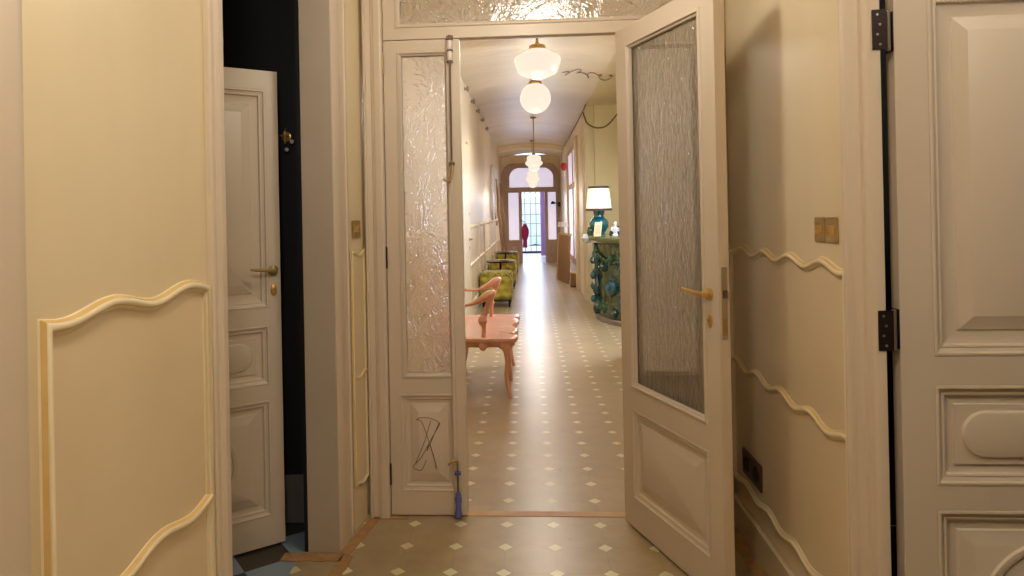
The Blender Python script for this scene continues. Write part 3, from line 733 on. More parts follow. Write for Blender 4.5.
for u in (-0.056, 0.056):
    mb = MB(); mb.lathe([(0.030, -0.0102), (0.030, -0.0125), (0.026, -0.0135), (0.024, -0.0105), (0.0, -0.0105)], (0, u, 0), 24, axis='x')
    f_ = mb.build('socket_face', 'black', so)
# brass fitting on the dark wall
f = empty('wall_hook', (-1.062, 2.984, 1.70)); tag(f, 'small brass wall fitting with glass knobs in the dark room', 'wall hook')
MB().lathe([(0, 0), (0.03, 0), (0.03, -0.006), (0.012, -0.012), (0, -0.013)], (0, 0, 0), 20, axis='y').build('backplate', 'brass', f)
MB().tube(cr([(0, -0.012, 0.05), (0, -0.03, 0.03), (0, -0.034, 0), (0, -0.03, -0.045)], 5), [0.003] * 5 + [0.007] * 6 + [0.004] * 5, 8).build('stem', 'brass', f)
MB().tube([(-0.03, -0.03, 0.004), (0.03, -0.03, 0.004)], 0.005, 8).build('cross_arm', 'brass', f)
for p in ((0.045, -0.035, -0.035), (0.012, -0.035, -0.085)):
    MB().lathe([(0, -0.014), (0.010, -0.010), (0.014, 0), (0.010, 0.010), (0, 0.014)], p, 14).build('knob', 'porcelain', f)

f.scale = (0.7, 0.7, 0.7)
# ================================================================== CORRIDOR LAMPS
def globe_lamp(name, x, y, prof, label, collar, zc, bulb_z, power):
    r = empty(name, (x, y, 0)); tag(r, label, 'ceiling lamp')
    MB().lathe(prof, (0, 0, 0), 40).build('globe', 'globe', r)
    MB().lathe(collar, (0, 0, 0), 28).build('collar', 'brass', r)
    return r
def ring_light(x, y, z, power, rad=0.10, col=(1.0, 0.86, 0.68)):
    l = bpy.data.lights.new('lamp_light', 'POINT'); l.energy = power; l.color = col; l.shadow_soft_size = rad
    o = bpy.data.objects.new('lamp_light', l); o.location = (x, y, z); COL.objects.link(o); return o
CX = 0.11
def down_light(x, y, z, power, rad, col):
    l = bpy.data.lights.new('lamp_light', 'SPOT'); l.energy = power; l.color = col; l.shadow_soft_size = rad; l.spot_size = math.radians(172); l.spot_blend = 0.35
    o = bpy.data.objects.new('lamp_light', l); o.location = (x, y, z); COL.objects.link(o); return o
globe_lamp('ceiling_lamp', CX, 6.55, [(0, 2.882), (0.085, 2.880), (0.10, 2.868), (0.195, 2.822), (0.216, 2.806), (0.222, 2.785), (0.215, 2.755), (0.186, 2.668), (0.172, 2.652), (0.06, 2.604), (0, 2.600)],
           'large schoolhouse opal glass ceiling lamp on a brass collar, nearest the doorway', [(0, 2.865), (0.075, 2.865), (0.080, 2.885), (0.078, 2.915), (0.060, 2.925), (0.02, 2.935), (0.012, 2.985), (0, 2.985)], 2.98, 0, 0)
prof = [(0.191 * math.sin(PI * k / 24), 2.757 + 0.191 * math.cos(PI * (k / 24))) for k in range(25)]
globe_lamp('ceiling_lamp', CX, 8.6, prof, 'round opal ball ceiling lamp hanging second from the doorway', [(0, 2.925), (0.085, 2.925), (0.088, 2.940), (0.070, 2.965), (0.03, 2.984), (0, 2.984)], 2.98, 0, 0)
prof2 = [(0.19 * math.sin(PI * k / 24), 2.765 + 0.19 * math.cos(PI * (k / 24))) for k in range(25)]
globe_lamp('ceiling_lamp', CX, 4.5, prof2, 'opal ball ceiling lamp blurred behind the transom glass', [(0, 2.93), (0.085, 2.93), (0.088, 2.945), (0.070, 2.968), (0.03, 2.984), (0, 2.984)], 2.98, 0, 0)
def stepped(name, y, zt, zb, R, label):
    r = empty(name, (CX - 0.005, y, 0)); tag(r, label, 'pendant lamp')
    h = zt - zb
    pr = [(0, 1.0), (0.45, 0.99), (0.74, 0.92), (0.82, 0.82), (0.80, 0.66), (0.84, 0.62), (1.0, 0.56), (1.0, 0.46), (0.90, 0.38), (0.66, 0.30), (0.62, 0.18), (0.50, 0.06), (0.3, 0.0), (0, 0.0)]
    MB().lathe([(R * a, zb + h * b) for a, b in pr], (0, 0, 0), 36).build('shade', 'globe', r)
    MB().lathe([(0, zt - 0.01), (0.03, zt - 0.01), (0.03, zt + 0.02), (0.008, zt + 0.05), (0.008, 2.95), (0.05, 2.965), (0.055, 2.984), (0, 2.984)], (0, 0, 0), 20).build('rod', 'aged_brass', r)
    return r
stepped('pendant_lamp', 12.0, 2.33, 2.045, 0.150, 'stepped opal pendant on a rod, nearer of the two small pendants')
stepped('pendant_lamp', 15.9, 2.285, 1.90, 0.155, 'stepped opal pendant on a rod, farther one before the entrance fanlight')
CW = (1.0, 0.91, 0.79)
for y_, z_, p_ in ((4.5, 2.53, 10), (6.55, 2.56, 17), (8.6, 2.54, 17), (12.0, 2.02, 19), (15.9, 1.87, 19)):
    down_light(CX, y_, z_, p_ * 2.4, 0.16, CW); ring_light(CX, y_, z_ - 0.18, p_ * 0.42, 0.14, CW)
# hall lamp just above the frame (its shadow of the open door falls on the right wall)
HW = (1.0, 0.905, 0.765)
r = empty('ceiling_lamp', (0.0, 2.25, 0)); tag(r, 'opal ball lamp hanging from the hall ceiling in front of the partition', 'ceiling lamp')
MB().lathe([(0.11 * math.sin(PI * k / 20), 2.52 + 0.11 * math.cos(PI * k / 20)) for k in range(21)], (0, 0, 0), 32).build('globe', 'globe', r)
MB().lathe([(0, 2.62), (0.05, 2.62), (0.05, 2.65), (0.008, 2.67), (0.008, 2.95), (0.05, 2.965), (0.055, 2.98), (0, 2.98)], (0, 0, 0), 20).build('rod', 'brass', r)
ring_light(0.0, 2.25, 2.36, 17, 0.08, HW)
r2 = copy_tree(r); r2.location = (-0.3, 0.45, 0); r2['label'] = 'added unseen opal ball lamp on the hall ceiling above the camera'  # unseen second lamp, added to fill the hall with light
ring_light(-0.3, 0.45, 2.36, 43, 0.10, HW)
ring_light(1.55, 0.75, 2.6, 29, 0.12, HW)  # added light without a fixture, brightens the right door

# ================================================================== CABLES AND WALL HOOKS
for k, y in enumerate((8.2, 9.15, 10.05, 11.05, 12.2)):
    hk = empty('ceiling_cable_hook', (CL, y, 2.83)); tag(hk, 'small pale cable knob high on the left corridor wall, ' + ['nearest the hall', 'second from the hall', 'third from the hall', 'fourth from the hall', 'farthest from the hall'][k], 'hook', 'pale cable knobs along the left corridor wall')
    MB().lathe([(0, 0), (0.022, 0), (0.024, 0.008), (0.014, 0.012), (0.014, 0.02), (0.034, 0.028), (0.036, 0.045), (0.022, 0.056), (0, 0.058)], (0, 0, 0), 16, axis='x').build('knob', 'steel', hk)
tag(MB().tube(cr([(0.83, 10.27, 2.80), (0.885, 10.26, 2.64), (1.0, 9.9, 2.52), (1.12, 9.5, 2.53), (1.27, 8.9, 2.74), (1.31, 8.6, 2.83), (1.315, 8.58, 2.89)], 10), 0.011, 8).build('hanging_cable', 'cable'), 'brown cable sagging in a loop under the bay ceiling', 'cable')
# dark loops painted/laid on the ceiling
pts = []
for k in range(60):
    u = k / 59; x = 0.42 + 0.60 * u
    pts.append((x + 0.045 * math.sin(u * 31), 8.0 + 0.13 * math.sin(u * 17) + 0.10 * math.cos(u * 37 + 1), 2.895 + 0.0 if x > 0.85 else 2.89 + 0.095 * (1 - (2 * (x - CL + 0.02) / (CR_ - CL + 0.04) - 1) ** 2) - 0.007))
pts = [(x, y, min(z, 2.884) if x > 0.80 else z) for x, y, z in pts]
tag(MB().tube(pts, 0.0038, 6).build('ceiling_wire', 'cable'), 'thin dark wire wriggling across the corridor ceiling', 'wire')
tag(MB().tube([(CR_ - 0.012, 9.9 + 0.0, 2.86)] + cr([(CR_ - 0.012, 10.4, 2.84), (CR_ - 0.012, 12, 2.83), (CR_ - 0.012, 15, 2.83), (CR_ - 0.012, 17, 2.83)], 4)[0:], 0.008, 6).build('wall_cable', 'cable'), 'thin cable running along the top of the right corridor wall', 'cable')

# ================================================================== WOODEN BENCH (faces the corridor, +X)
b = empty('wooden_bench', (0.022, -0.225, 0), 0, 'pinkish carved wooden two seat bench with scrolled arms behind the glazed leaf', 'bench')
y0, y1 = 5.17, 6.33
out = []
front = [(-0.16, 5.16), (-0.128, 5.20), (-0.118, 5.27), (-0.135, 5.33), (-0.16, 5.37), (-0.138, 5.42), (-0.120, 5.50), (-0.128, 5.60), (-0.158, 5.68), (-0.168, 5.75), (-0.158, 5.82), (-0.128, 5.90), (-0.120, 6.0), (-0.138, 6.08), (-0.16, 6.13), (-0.135, 6.17), (-0.118, 6.23), (-0.128, 6.30), (-0.16, 6.34)]
fr_ = cr([(x, y, 0) for x, y in front], 4)
side_far = cr([(-0.16, 6.34, 0), (-0.30, 6.335, 0), (-0.36, 6.36, 0), (-0.44, 6.335, 0), (-0.60, 6.32, 0)], 4)[1:]
back = [(-0.64, 6.28, 0), (-0.66, 6.0, 0), (-0.665, 5.75, 0), (-0.66, 5.5, 0), (-0.64, 5.22, 0)]
side_near = cr([(-0.60, 5.18, 0), (-0.44, 5.165, 0), (-0.36, 5.14, 0), (-0.30, 5.165, 0), (-0.16, 5.16, 0)], 4)[:-1]
ol = [Vector(p) for p in fr_] + [Vector(p) for p in side_far] + [Vector(p) for p in back] + [Vector(p) for p in side_near]
c0 = Vector((-0.39, 5.75, 0))
def ringz(k, z, dish=0): return [(c0.x + (p.x - c0.x) * k, c0.y + (p.y - c0.y) * k, z) for p in ol]
mb = MB(); rs = [ringz(0.955, 0.368), ringz(0.99, 0.374), ringz(1.0, 0.388), ringz(0.993, 0.400), ringz(0.965, 0.405), ringz(0.85, 0.398), ringz(0.5, 0.390), ringz(0.1, 0.389)]
mb.rings(rs); mb.build('seat', 'wood_pink', b, ang=50)
ap = MB(); pr = [(0.93, 0.369), (0.93, 0.352), (0.905, 0.335), (0.86, 0.333), (0.86, 0.369)]
ap.rings([ringz(k, z) for k, z in pr], cap=False); ap.build('apron', 'wood_pink', b, ang=50)
def leg(pts, rad, name='leg'):
    rad = [q * 0.82 for q in rad]
    MB().tube(cr(pts, 6), [rad[min(len(rad) - 1, int(i / 6))] + (rad[min(len(rad) - 1, int(i / 6) + 1)] - rad[min(len(rad) - 1, int(i / 6))]) * (i % 6) / 6 for i in range(6 * (len(pts) - 1) + 1)], 12).build(name, 'wood_pink', b)
for yy, s in ((5.22, -1), (6.28, 1)):
    leg([(-0.235, yy, 0.366), (-0.205, yy - 0.002 * s, 0.33), (-0.195, yy, 0.25), (-0.205, yy, 0.14), (-0.188, yy, 0.04), (-0.178, yy, 0.0)], [0.055, 0.040, 0.026, 0.020, 0.017, 0.021])
    leg([(-0.56, yy, 0.366), (-0.585, yy, 0.33), (-0.595, yy, 0.25), (-0.59, yy, 0.14), (-0.61, yy, 0.04), (-0.62, yy, 0.0)], [0.050, 0.038, 0.026, 0.020, 0.017, 0.021])
leg([(-0.20, 5.75, 0.366), (-0.195, 5.75, 0.30), (-0.20, 5.75, 0.14), (-0.19, 5.75, 0.0)], [0.045, 0.03, 0.02, 0.02])
armz = lambda z: z if z < 0.405 else 0.405 + (z - 0.405) * 0.864
for yy, s in ((5.25, -1), (6.25, 1)):
    # arm post rising from the seat side with a knob, leaning forward to the arm tip
    mb = MB(); mb.tube(cr([(-0.375, yy + 0.02 * s, 0.345), (-0.368, yy + 0.015 * s, 0.40), (-0.366, yy, 0.47), (-0.372, yy, 0.535), (-0.345, yy, 0.60), (-0.325, yy, 0.66), (-0.315, yy, 0.712)], 6),
        [0.036, 0.034, 0.030, 0.026, 0.023, 0.020, 0.018, 0.016, 0.015, 0.015, 0.015, 0.015, 0.016, 0.018, 0.021, 0.025, 0.029, 0.032, 0.033, 0.030, 0.026, 0.022, 0.020, 0.018, 0.018, 0.018, 0.019, 0.020, 0.021, 0.022, 0.024, 0.026, 0.028, 0.030, 0.032, 0.034, 0.034], 12); mb.v = [(x, y, armz(z)) for x, y, z in mb.v]; post = mb.build('arm_post', 'wood_pink', b)
    MB().lathe([(0, -0.036), (0.022, -0.030), (0.036, 0), (0.022, 0.030), (0, 0.036)], (-0.372, yy - 0.018, 0.510), 16).build('knob', 'wood_pink', post)
    pts = cr([(-0.64, yy, 0.66), (-0.56, yy, 0.640), (-0.48, yy, 0.645), (-0.41, yy, 0.672), (-0.35, yy, 0.705), (-0.30, yy, 0.732), (-0.270, yy, 0.742)], 6)
    R = [0.020] * 7 + [0.016] * 6 + [0.018 + 0.0026 * k for k in range(12)] + [0.050, 0.051, 0.051, 0.050, 0.048, 0.044] + [0.040, 0.036, 0.030, 0.022, 0.012, 0.004]
    MB().tube([(p.x, p.y, armz(p.z)) for p in pts], R[:len(pts)], 12, flat=0.62).build('armrest', 'wood_pink', b)
MB().lathe([(0, -0.012), (0.020, -0.010), (0.030, 0), (0.020, 0.010), (0, 0.012)], (-0.37, 5.165, 0.352), 16, axis='y').build('volute', 'wood_pink', b)
b.scale = (1, 1, 1.10)
# back: two looped panels and a top rail
for yc in (5.46, 6.04):
    mb = MB(); lp_ = cr([(-0.64, yc - 0.10, 0.40), (-0.66, yc - 0.20, 0.55), (-0.68, yc - 0.22, 0.70), (-0.70, yc - 0.10, 0.84), (-0.705, yc, 0.87), (-0.70, yc + 0.10, 0.84), (-0.68, yc + 0.22, 0.70), (-0.66, yc + 0.20, 0.55), (-0.64, yc + 0.10, 0.40)], 5)
    mb.tube(lp_, 0.022, 10); mb.build('back_hoop', 'wood_pink', b)
    mb = MB(); mb.tube(cr([(-0.65, yc, 0.395), (-0.665, yc, 0.58), (-0.69, yc, 0.74), (-0.703, yc, 0.865)], 5), [0.03] * 5 + [0.045] * 6 + [0.035] * 5, 10, flat=0.4); mb.build('back_splat', 'wood_pink', b)

# ================================================================== GREEN STOOLS AND SIDE TABLES
def stool():
    s = empty('upholstered_stool', (0, 0, 0))
    W, D, z0, z1 = 0.225, 0.25, 0.10, 0.49
    mb = MB(); n = 20
    def face(fix, sgn):
        pass
    # tufted block: subdivided box displaced by a diamond of buttons
    g = 24
    def disp(a, b2):
        dmin = 9
        for i in range(-1, 6):
            for j in range(-1, 6):
                bx_, by_ = (i + 0.5 * (j % 2)) / 3.0, j / 3.5
                dmin = min(dmin, math.hypot(a - bx_, (b2 - by_)))
        return 0.05 * min(1.0, (dmin / 0.2)) - 0.05
    def edge(a): return 0.03 * (abs(2 * a - 1) ** 8)
    def addface(P, nrm):
        vs = []; fs = []
        for i in range(g + 1):
            for j in range(g + 1):
                a, b2 = i / g, j / g; k = disp(a, b2) - edge(a) - edge(b2)
                p = P(a, b2); vs.append(tuple(p[t] + nrm[t] * (k + 0.02) for t in range(3)))
        for i in range(g):
            for j in range(g):
                q = i * (g + 1) + j; fs.append((q, q + 1, q + g + 2, q + g + 1))
        mb.add(vs, fs)
    addface(lambda a, c: (-W + 2 * W * a, -D, z0 + (z1 - z0) * c), (0, -1, 0))
    addface(lambda a, c: (W - 2 * W * a, D, z0 + (z1 - z0) * c), (0, 1, 0))
    addface(lambda a, c: (W, -D + 2 * D * a, z0 + (z1 - z0) * c), (1, 0, 0))
    addface(lambda a, c: (-W, D - 2 * D * a, z0 + (z1 - z0) * c), (-1, 0, 0))
    addface(lambda a, c: (-W + 2 * W * a, -D + 2 * D * c, z1), (0, 0, 1))
    mb.add([(-W, -D, z0), (W, -D, z0), (W, D, z0), (-W, D, z0)], [(0, 3, 2, 1)])
    MBb = mb.build('cushion', 'velvet', s, ang=80)
    bm = bmesh.new(); bm.from_mesh(MBb.data); bmesh.ops.remove_doubles(bm, verts=bm.verts, dist=0.032 * 0 + 0.012); bmesh.ops.recalc_face_normals(bm, faces=bm.faces); bm.to_mesh(MBb.data); bm.free()
    MB().box(-W + 0.01, -D + 0.01, z0 - 0.02, W - 0.01, D - 0.01, z0 + 0.004).build('base_rail', 'black', s, bevel=0.004)
    for sx in (-1, 1):
        for sy in (-1, 1):
            MB().lathe([(0, 0), (0.012, 0), (0.018, z0 - 0.02), (0, z0 - 0.02)], (sx * (W - 0.04), sy * (D - 0.04), 0), 10).build('leg', 'black', s)
    return s
s0 = stool(); s0.location = (-0.485, 10.0, 0)
tag(s0, 'tufted olive green velvet stool nearest the wooden bench', 'stool', 'green tufted stools along the left corridor wall')
s1 = copy_tree(s0); s1.location = (-0.475, 12.3, 0); s1['label'] = 'tufted olive green velvet stool in the middle, behind the black round table'
s2 = copy_tree(s0); s2.location = (-0.47, 14.9, 0); s2['label'] = 'tufted olive green velvet stool farthest along the left corridor wall'
def side_table(x, y, label):
    t = empty('side_table', (x, y, 0), 0, label, 'side table', 'round black side tables between the green stools')
    MB().lathe([(0, 0.535), (0.215, 0.535), (0.228, 0.545), (0.228, 0.555), (0.222, 0.562), (0, 0.562)], (0, 0, 0), 36).build('table_top', 'black_top', t)
    MB().lathe([(0, 0.02), (0.02, 0.02), (0.018, 0.536), (0, 0.536)], (0, 0, 0), 14).build('stem', 'black', t)
    MB().lathe([(0, 0), (0.15, 0), (0.15, 0.010), (0.03, 0.024), (0, 0.024)], (0, 0, 0), 28).build('base', 'black', t)
side_table(-0.475, 11.15, 'round black side table between the nearest and middle green stools')
side_table(-0.475, 13.55, 'round black side table between the middle and farthest green stools')

# ================================================================== LEFT WALL LEANING THINGS
mb = MB(); P_ = [(math.cos(2 * PI * k / 32), math.sin(2 * PI * k / 32)) for k in range(32)]
w_ = empty('wall_mirror', (CL + 0.002, 13.9, 1.75)); tag(w_, 'tall pale oval mirror hung on the left corridor wall', 'mirror')
def oval(ry, rz, x): return [(x, ry * a, rz * math.copysign(abs(c) ** 0.8, c)) for a, c in P_]
mb.rings([oval(0.60, 0.56, 0), oval(0.60, 0.56, 0.04), oval(0.56, 0.52, 0.055), oval(0.52, 0.48, 0.05), oval(0.52, 0.48, 0.03)]); mb.build('mirror_frame', 'white', w_)
mb = MB(); mb.rings([oval(0.515, 0.475, 0.031), oval(0.515, 0.475, 0.036)]); mb.build('mirror_plate', plain('mirror_white', (236, 232, 226), rough=0.25), w_)  # plate is plain white and hardly mirrors
for k, (x, y, lx) in enumerate(((-0.60, 16.2, 0.16), (-0.52, 16.3, 0.14))):
    mb = MB(); T = lambda u, v, z: (x + u - lx * (z / 2.05), y + v, z)
    mb.box(-0.03, -0.02, 0.0, 0.03, 0.02, 2.03, T)
    tag(mb.build('wooden_batten', 'batten', bevel=0.003), ['long brown batten leaning by the entrance, closer to the left wall', 'long brown batten leaning by the entrance, farther from the left wall'][k], 'batten')
pf = empty('picture_frame', (-0.722, 15.2, 1.05)); tag(pf, 'tall dark framed picture on the left wall beside the battens', 'picture')
frame_grid(MB(), 0.7, 1.05, 0.03, [(0.06, 0.64, 0.06, 0.99)]).build('frame', 'shade_trim', pf, smooth=False, bevel=0.004)
MB().box(0.06, 0.010, 0.06, 0.64, 0.02, 0.99).build('picture', 'pale_board', pf, smooth=False)
pf.rotation_euler = (0, 0, PI / 2)

# magenta garment on a stand by the entrance, bracket lamp, red alarm
gt = empty('hanging_garment', (-0.11, 18.14, 0)); tag(gt, 'magenta garment hanging at the left post of the entrance', 'garment')
mb = MB(); rings = []
for i in range(14):
    t_ = i / 13; z = 1.02 - 0.62 * t_
    wv = 0.035 + 0.05 * math.sin(PI * min(1, t_ * 1.5)) + 0.02 * t_
    rings.append([(wv * math.cos(2 * PI * k / 24) * (1 + 0.16 * math.sin(5 * 2 * PI * k / 24 + i * 0.4)), 0.045 * math.sin(2 * PI * k / 24) * (1 + 0.2 * math.sin(5 * 2 * PI * k / 24)), z) for k in range(24)])
mb.rings(rings); mb.build('cloth', 'magenta', gt)
MB().tube(cr([(0, 0, 1.0), (0, 0, 1.06), (-0.05, 0.03, 1.10), (-0.145, 0.10, 1.10)], 5), 0.006, 8).build('hook', 'black', gt)
wl = empty('wall_lamp', (0.80, EY - 0.062, 1.52)); tag(wl, 'small black bracket lamp on the right post of the entrance screen', 'wall lamp')
MB().box(-0.03, -0.015, -0.06, 0.03, 0.0, 0.06).build('backplate', 'black', wl, bevel=0.004)
MB().tube(cr([(0, -0.012, 0.0), (-0.04, -0.06, 0.01), (-0.12, -0.09, 0.05), (-0.17, -0.09, 0.06)], 5), 0.012, 8).build('arm', 'black', wl)
MB().lathe([(0.02, 0.04), (0.045, 0.0), (0.06, -0.04), (0.055, -0.04), (0.018, 0.03)], (-0.17, -0.09, 0.05), 16).build('lamp_shade', 'black', wl)
ra = empty('fire_alarm', (0.755, 14.6, 2.28)); tag(ra, 'round red alarm hanging from a thin rod near the entrance', 'alarm')
MB().lathe([(0, -0.09), (0.035, -0.075), (0.060, -0.03), (0.064, 0.02), (0.045, 0.07), (0.02, 0.09), (0, 0.09)], (0, 0, 0), 20, sy=0.7).build('body', 'red', ra)
MB().tube([(0, 0, 0.09), (0, 0, 0.54)], 0.006, 8).build('rod', 'white', ra)
MB().lathe([(0, -0.24), (0.02, -0.22), (0.03, -0.17), (0.012, -0.12), (0.012, -0.09), (0, -0.09)], (0, 0, 0), 14).build('pendant', 'white', ra)

# boards leaning on the right wall
def lean(pts_front, th, nrm):
    mb = MB(); A = [Vector(p) for p in pts_front]; B = [p + Vector(nrm) * th for p in A]
    mb.add(A + B, [(0, 1, 2, 3), (7, 6, 5, 4), (0, 4, 5, 1), (1, 5, 6, 2), (2, 6, 7, 3), (3, 7, 4, 0)]); return mb
bd = empty('leaning_board', (0, 0, 0)); tag(bd, 'large brown board with a pale edge leaning against the right wall', 'board')
lean([(0.69, 12.72, 0.0), (0.54, 13.6, 0.0), (0.585, 13.62, 0.885), (0.735, 12.74, 0.885)], 0.03, (0.98, 0.17, 0)).build('board_face', 'board', bd, smooth=False, bevel=0.002)
e1 = lean([(0.526, 13.598, 0.0), (0.515, 13.66, 0.0), (0.562, 13.68, 0.90), (0.573, 13.618, 0.90)], 0.05, (0.98, 0.17, 0)); e1.build('edge_strip', 'pale_board', bd, smooth=False, bevel=0.002)
e2 = lean([(0.733, 12.715, 0.887), (0.573, 13.62, 0.887), (0.575, 13.62, 0.925), (0.735, 12.715, 0.925)], 0.05, (0.98, 0.17, 0)); part_label(e2.build('edge_strip', 'pale_board', bd, smooth=False, bevel=0.002), 'pale top edge')
bx = empty('wooden_box', (0.775, 12.38, 0)); tag(bx, 'small pale wooden box on the floor beside the leaning board', 'box')
MB().box(-0.055, -0.16, 0.02, 0.055, 0.16, 0.235).build('box_body', 'board', bx, bevel=0.004)
MB().box(-0.06, -0.165, 0.235, 0.06, 0.165, 0.26).build('lid', 'pale_board', bx, bevel=0.004)
MB().box(-0.06, -0.165, 0.0, 0.06, 0.165, 0.02).build('base', 'black', bx, bevel=0.003)
fl_ = empty('floor_lamp', (0.70, 14.35, 0)); tag(fl_, 'slim floor lamp with a small white shade in front of the daylit window', 'floor lamp')
MB().lathe([(0, 0), (0.10, 0), (0.10, 0.012), (0.012, 0.03), (0.010, 1.02), (0, 1.02)], (0, 0, 0), 20).build('stand', 'aged_brass', fl_)
MB().lathe([(0.09, 1.12), (0.115, 1.02), (0.105, 1.02), (0.082, 1.12)], (0, 0, 0), 24).build('lamp_shade', 'white', fl_)
MB().lathe([(0, 1.02), (0.02, 1.02), (0.02, 1.07), (0, 1.08)], (0, 0, 0), 12).build('bulb', 'white', fl_)

# ================================================================== CERAMIC FIREPLACE
FX, FYc = 1.615, 8.68
fp = empty('ceramic_fireplace', (FX, FYc, 0)); tag(fp, 'bulging green and teal glazed ceramic fireplace in the bay on the right', 'fireplace')
ax, ay = 0.80, 0.98
def half(prof, n=48): return MB().lathe(prof, (0, 0, 0), n, sx=ax, sy=ay, a0=PI / 2, a1=1.5 * PI)
half([(0, 0.0), (1.0, 0.0), (1.0, 0.045), (0.985, 0.06), (0, 0.06)]).build('plinth', 'grey_stone', fp, ang=40)
half([(0, 0.06), (0.95, 0.06), (0.965, 0.10), (0.955, 0.16), (0.94, 0.3), (0.935, 0.55), (0.94, 0.75), (0.955, 0.85), (0.965, 0.90), (0.97, 0.93), (0, 0.93)]).build('body', 'mottled', fp, ang=40)
half([(0, 0.93), (0.98, 0.93), (1.02, 0.945), (1.08, 0.965), (1.12, 0.995), (1.125, 1.02), (1.115, 1.035), (0, 1.04)]).build('mantel_shelf', 'shelf_glaze', fp, ang=40)
def surf(a, k=0.94): return (ax * k * math.cos(a), ay * k * math.sin(a))
# scrolled pilaster following the silhouette edge
for q, a in enumerate((PI - 0.05, PI + 0.95)):
    x, y = surf(a, 0.955); nx, ny = math.cos(a), math.sin(a)
    mb = MB(); pts = []
    for i in range(40):
        z = 0.07 + 0.86 * i / 39; o_ = 0.022 * math.sin(i * 0.5)
        pts.append((x + nx * 0.012 - ny * o_, y + ny * 0.012 + nx * o_, z))
    mb.tube(pts, [0.045 + 0.014 * math.sin(i * 0.62) for i in range(40)], 12); pil = mb.build('scrolled_pilaster', 'mottled_dark', fp)
    mb = MB(); mb.tube([(p[0] + nx * 0.040 - ny * 0.018 * math.sin(i * 0.8), p[1] + ny * 0.040 + nx * 0.018 * math.sin(i * 0.8), p[2]) for i, p in enumerate(pts)], 0.011, 8); mb.build('white_vein', 'white_glaze', pil)
    for i, z in enumerate((0.24, 0.40, 0.53, 0.72)):
        mb = MB(); mb.lathe([(0, -0.05), (0.03, -0.04), (0.045, 0), (0.03, 0.04), (0, 0.05)], (x + nx * 0.055, y + ny * 0.055, z), 14); mb.build('boss', 'deep_teal', pil)
def rosette(a, z, R, mat, mat2):
    x, y = surf(a, 0.945); nx, ny = math.cos(a) / ax, math.sin(a) / ay; l = math.hypot(nx, ny); nx, ny = nx / l, ny / l
    prof = [(0, 0.0), (1.0, 0.0), (1.02, 0.02), (0.92, 0.045), (0.70, 0.03), (0.55, 0.05), (0.4, 0.052)]
    def ringp(r, w): return [(x - ny * r * R * math.cos(t) + nx * w, y + nx * r * R * math.cos(t) + ny * w, z + r * R * math.sin(t)) for t in [2 * PI * k / 24 for k in range(24)]]
    mb = MB(); mb.rings([ringp(max(r, 0.01), w - 0.01) for r, w in prof]); o = mb.build('rosette', mat, fp)
    mb = MB(); mb.rings([ringp(r, w) for r, w in ((0.36, 0.03), (0.34, 0.06), (0.2, 0.072), (0.02, 0.074))]); mb.build('rosette_boss', mat2, o)
for a, z, R, m1, m2 in ((PI + 0.52, 0.43, 0.105, 'deep_teal', 'teal'), (PI + 0.80, 0.27, 0.10, 'mottled_dark', 'teal'), (PI + 0.30, 0.17, 0.07, 'leaf_green', 'leaf_green'), (PI + 0.62, 0.14, 0.055, 'leaf_green', 'mottled_dark'),
                        (PI + 0.30, 0.66, 0.06, 'mottled_dark', 'leaf_green'), (PI + 0.80, 0.64, 0.085, 'mottled_dark', 'deep_teal'), (PI + 0.55, 0.76, 0.06, 'leaf_green', 'mottled_dark'), (PI - 0.4, 0.45, 0.10, 'deep_teal', 'teal'), (PI - 0.5, 0.7, 0.07, 'leaf_green', 'teal')):
    rosette(a, z, R, m1, m2)
# leafy swag
mb = MB(); mb.tube([(surf(PI + 0.15 + 0.8 * i / 30, 0.965)[0], surf(PI + 0.15 + 0.8 * i / 30, 0.965)[1], 0.80 - 0.07 * math.sin(PI * i / 30) + 0.012 * math.sin(i * 1.7)) for i in range(31)], [0.022 + 0.010 * math.sin(i * 1.9) for i in range(31)], 10); mb.build('swag', 'leaf_green', fp)
mb = MB(); x, y = surf(PI + 0.03, 1.12)
mb.lathe([(0, -0.06), (0.05, -0.045), (0.075, 0.0), (0.055, 0.045), (0.03, 0.06), (0, 0.062)], (x, y, 1.0), 16); part_label(mb.build('corner_flower', 'white_glaze', fp), 'white glazed flower at the shelf corner')

MZ = 1.0405
tl = empty('table_lamp', (0.855, 8.50, MZ)); tag(tl, 'teal ceramic table lamp with white tapered shade on the fireplace', 'table lamp')
MB().lathe([(0, 0), (0.07, 0), (0.075, 0.012), (0.065, 0.03), (0.085, 0.06), (0.112, 0.11), (0.116, 0.15), (0.10, 0.19), (0.068, 0.22), (0.06, 0.24), (0.066, 0.27), (0.07, 0.30), (0.05, 0.315), (0.015, 0.32), (0.012, 0.36), (0, 0.36)], (0, 0, 0), 32).build('lamp_base', 'teal', tl)
z0 = 1.345 - MZ; z1 = 1.635 - MZ
MB().lathe([(0.158, z0), (0.126, z1), (0.122, z1), (0.154, z0)], (0, 0, 0), 40).build('lamp_shade', 'lampshade', tl)
MB().lathe([(0.160, z0 - 0.004), (0.157, z0 + 0.024), (0.152, z0 + 0.024), (0.152, z0 - 0.004)], (0, 0, 0), 40).build('shade_band', 'shade_trim', tl)
part_label(MB().lathe([(0.1285, z1 - 0.022), (0.1265, z1 + 0.004), (0.120, z1 + 0.004), (0.120, z1 - 0.022)], (0, 0, 0), 40).build('shade_band', 'shade_trim', tl), 'dark top band of the shade')
ring_light(0.855, 8.50, 1.50, 2.2, 0.03)
cd = empty('greeting_card', (0.795, 8.16, MZ), 0.3); tag(cd, 'cream card propped against the teal lamp base', 'card')
mb = MB(); T = lambda u, v, z: (u + 0.25 * z, v + 0.3 * z, z)
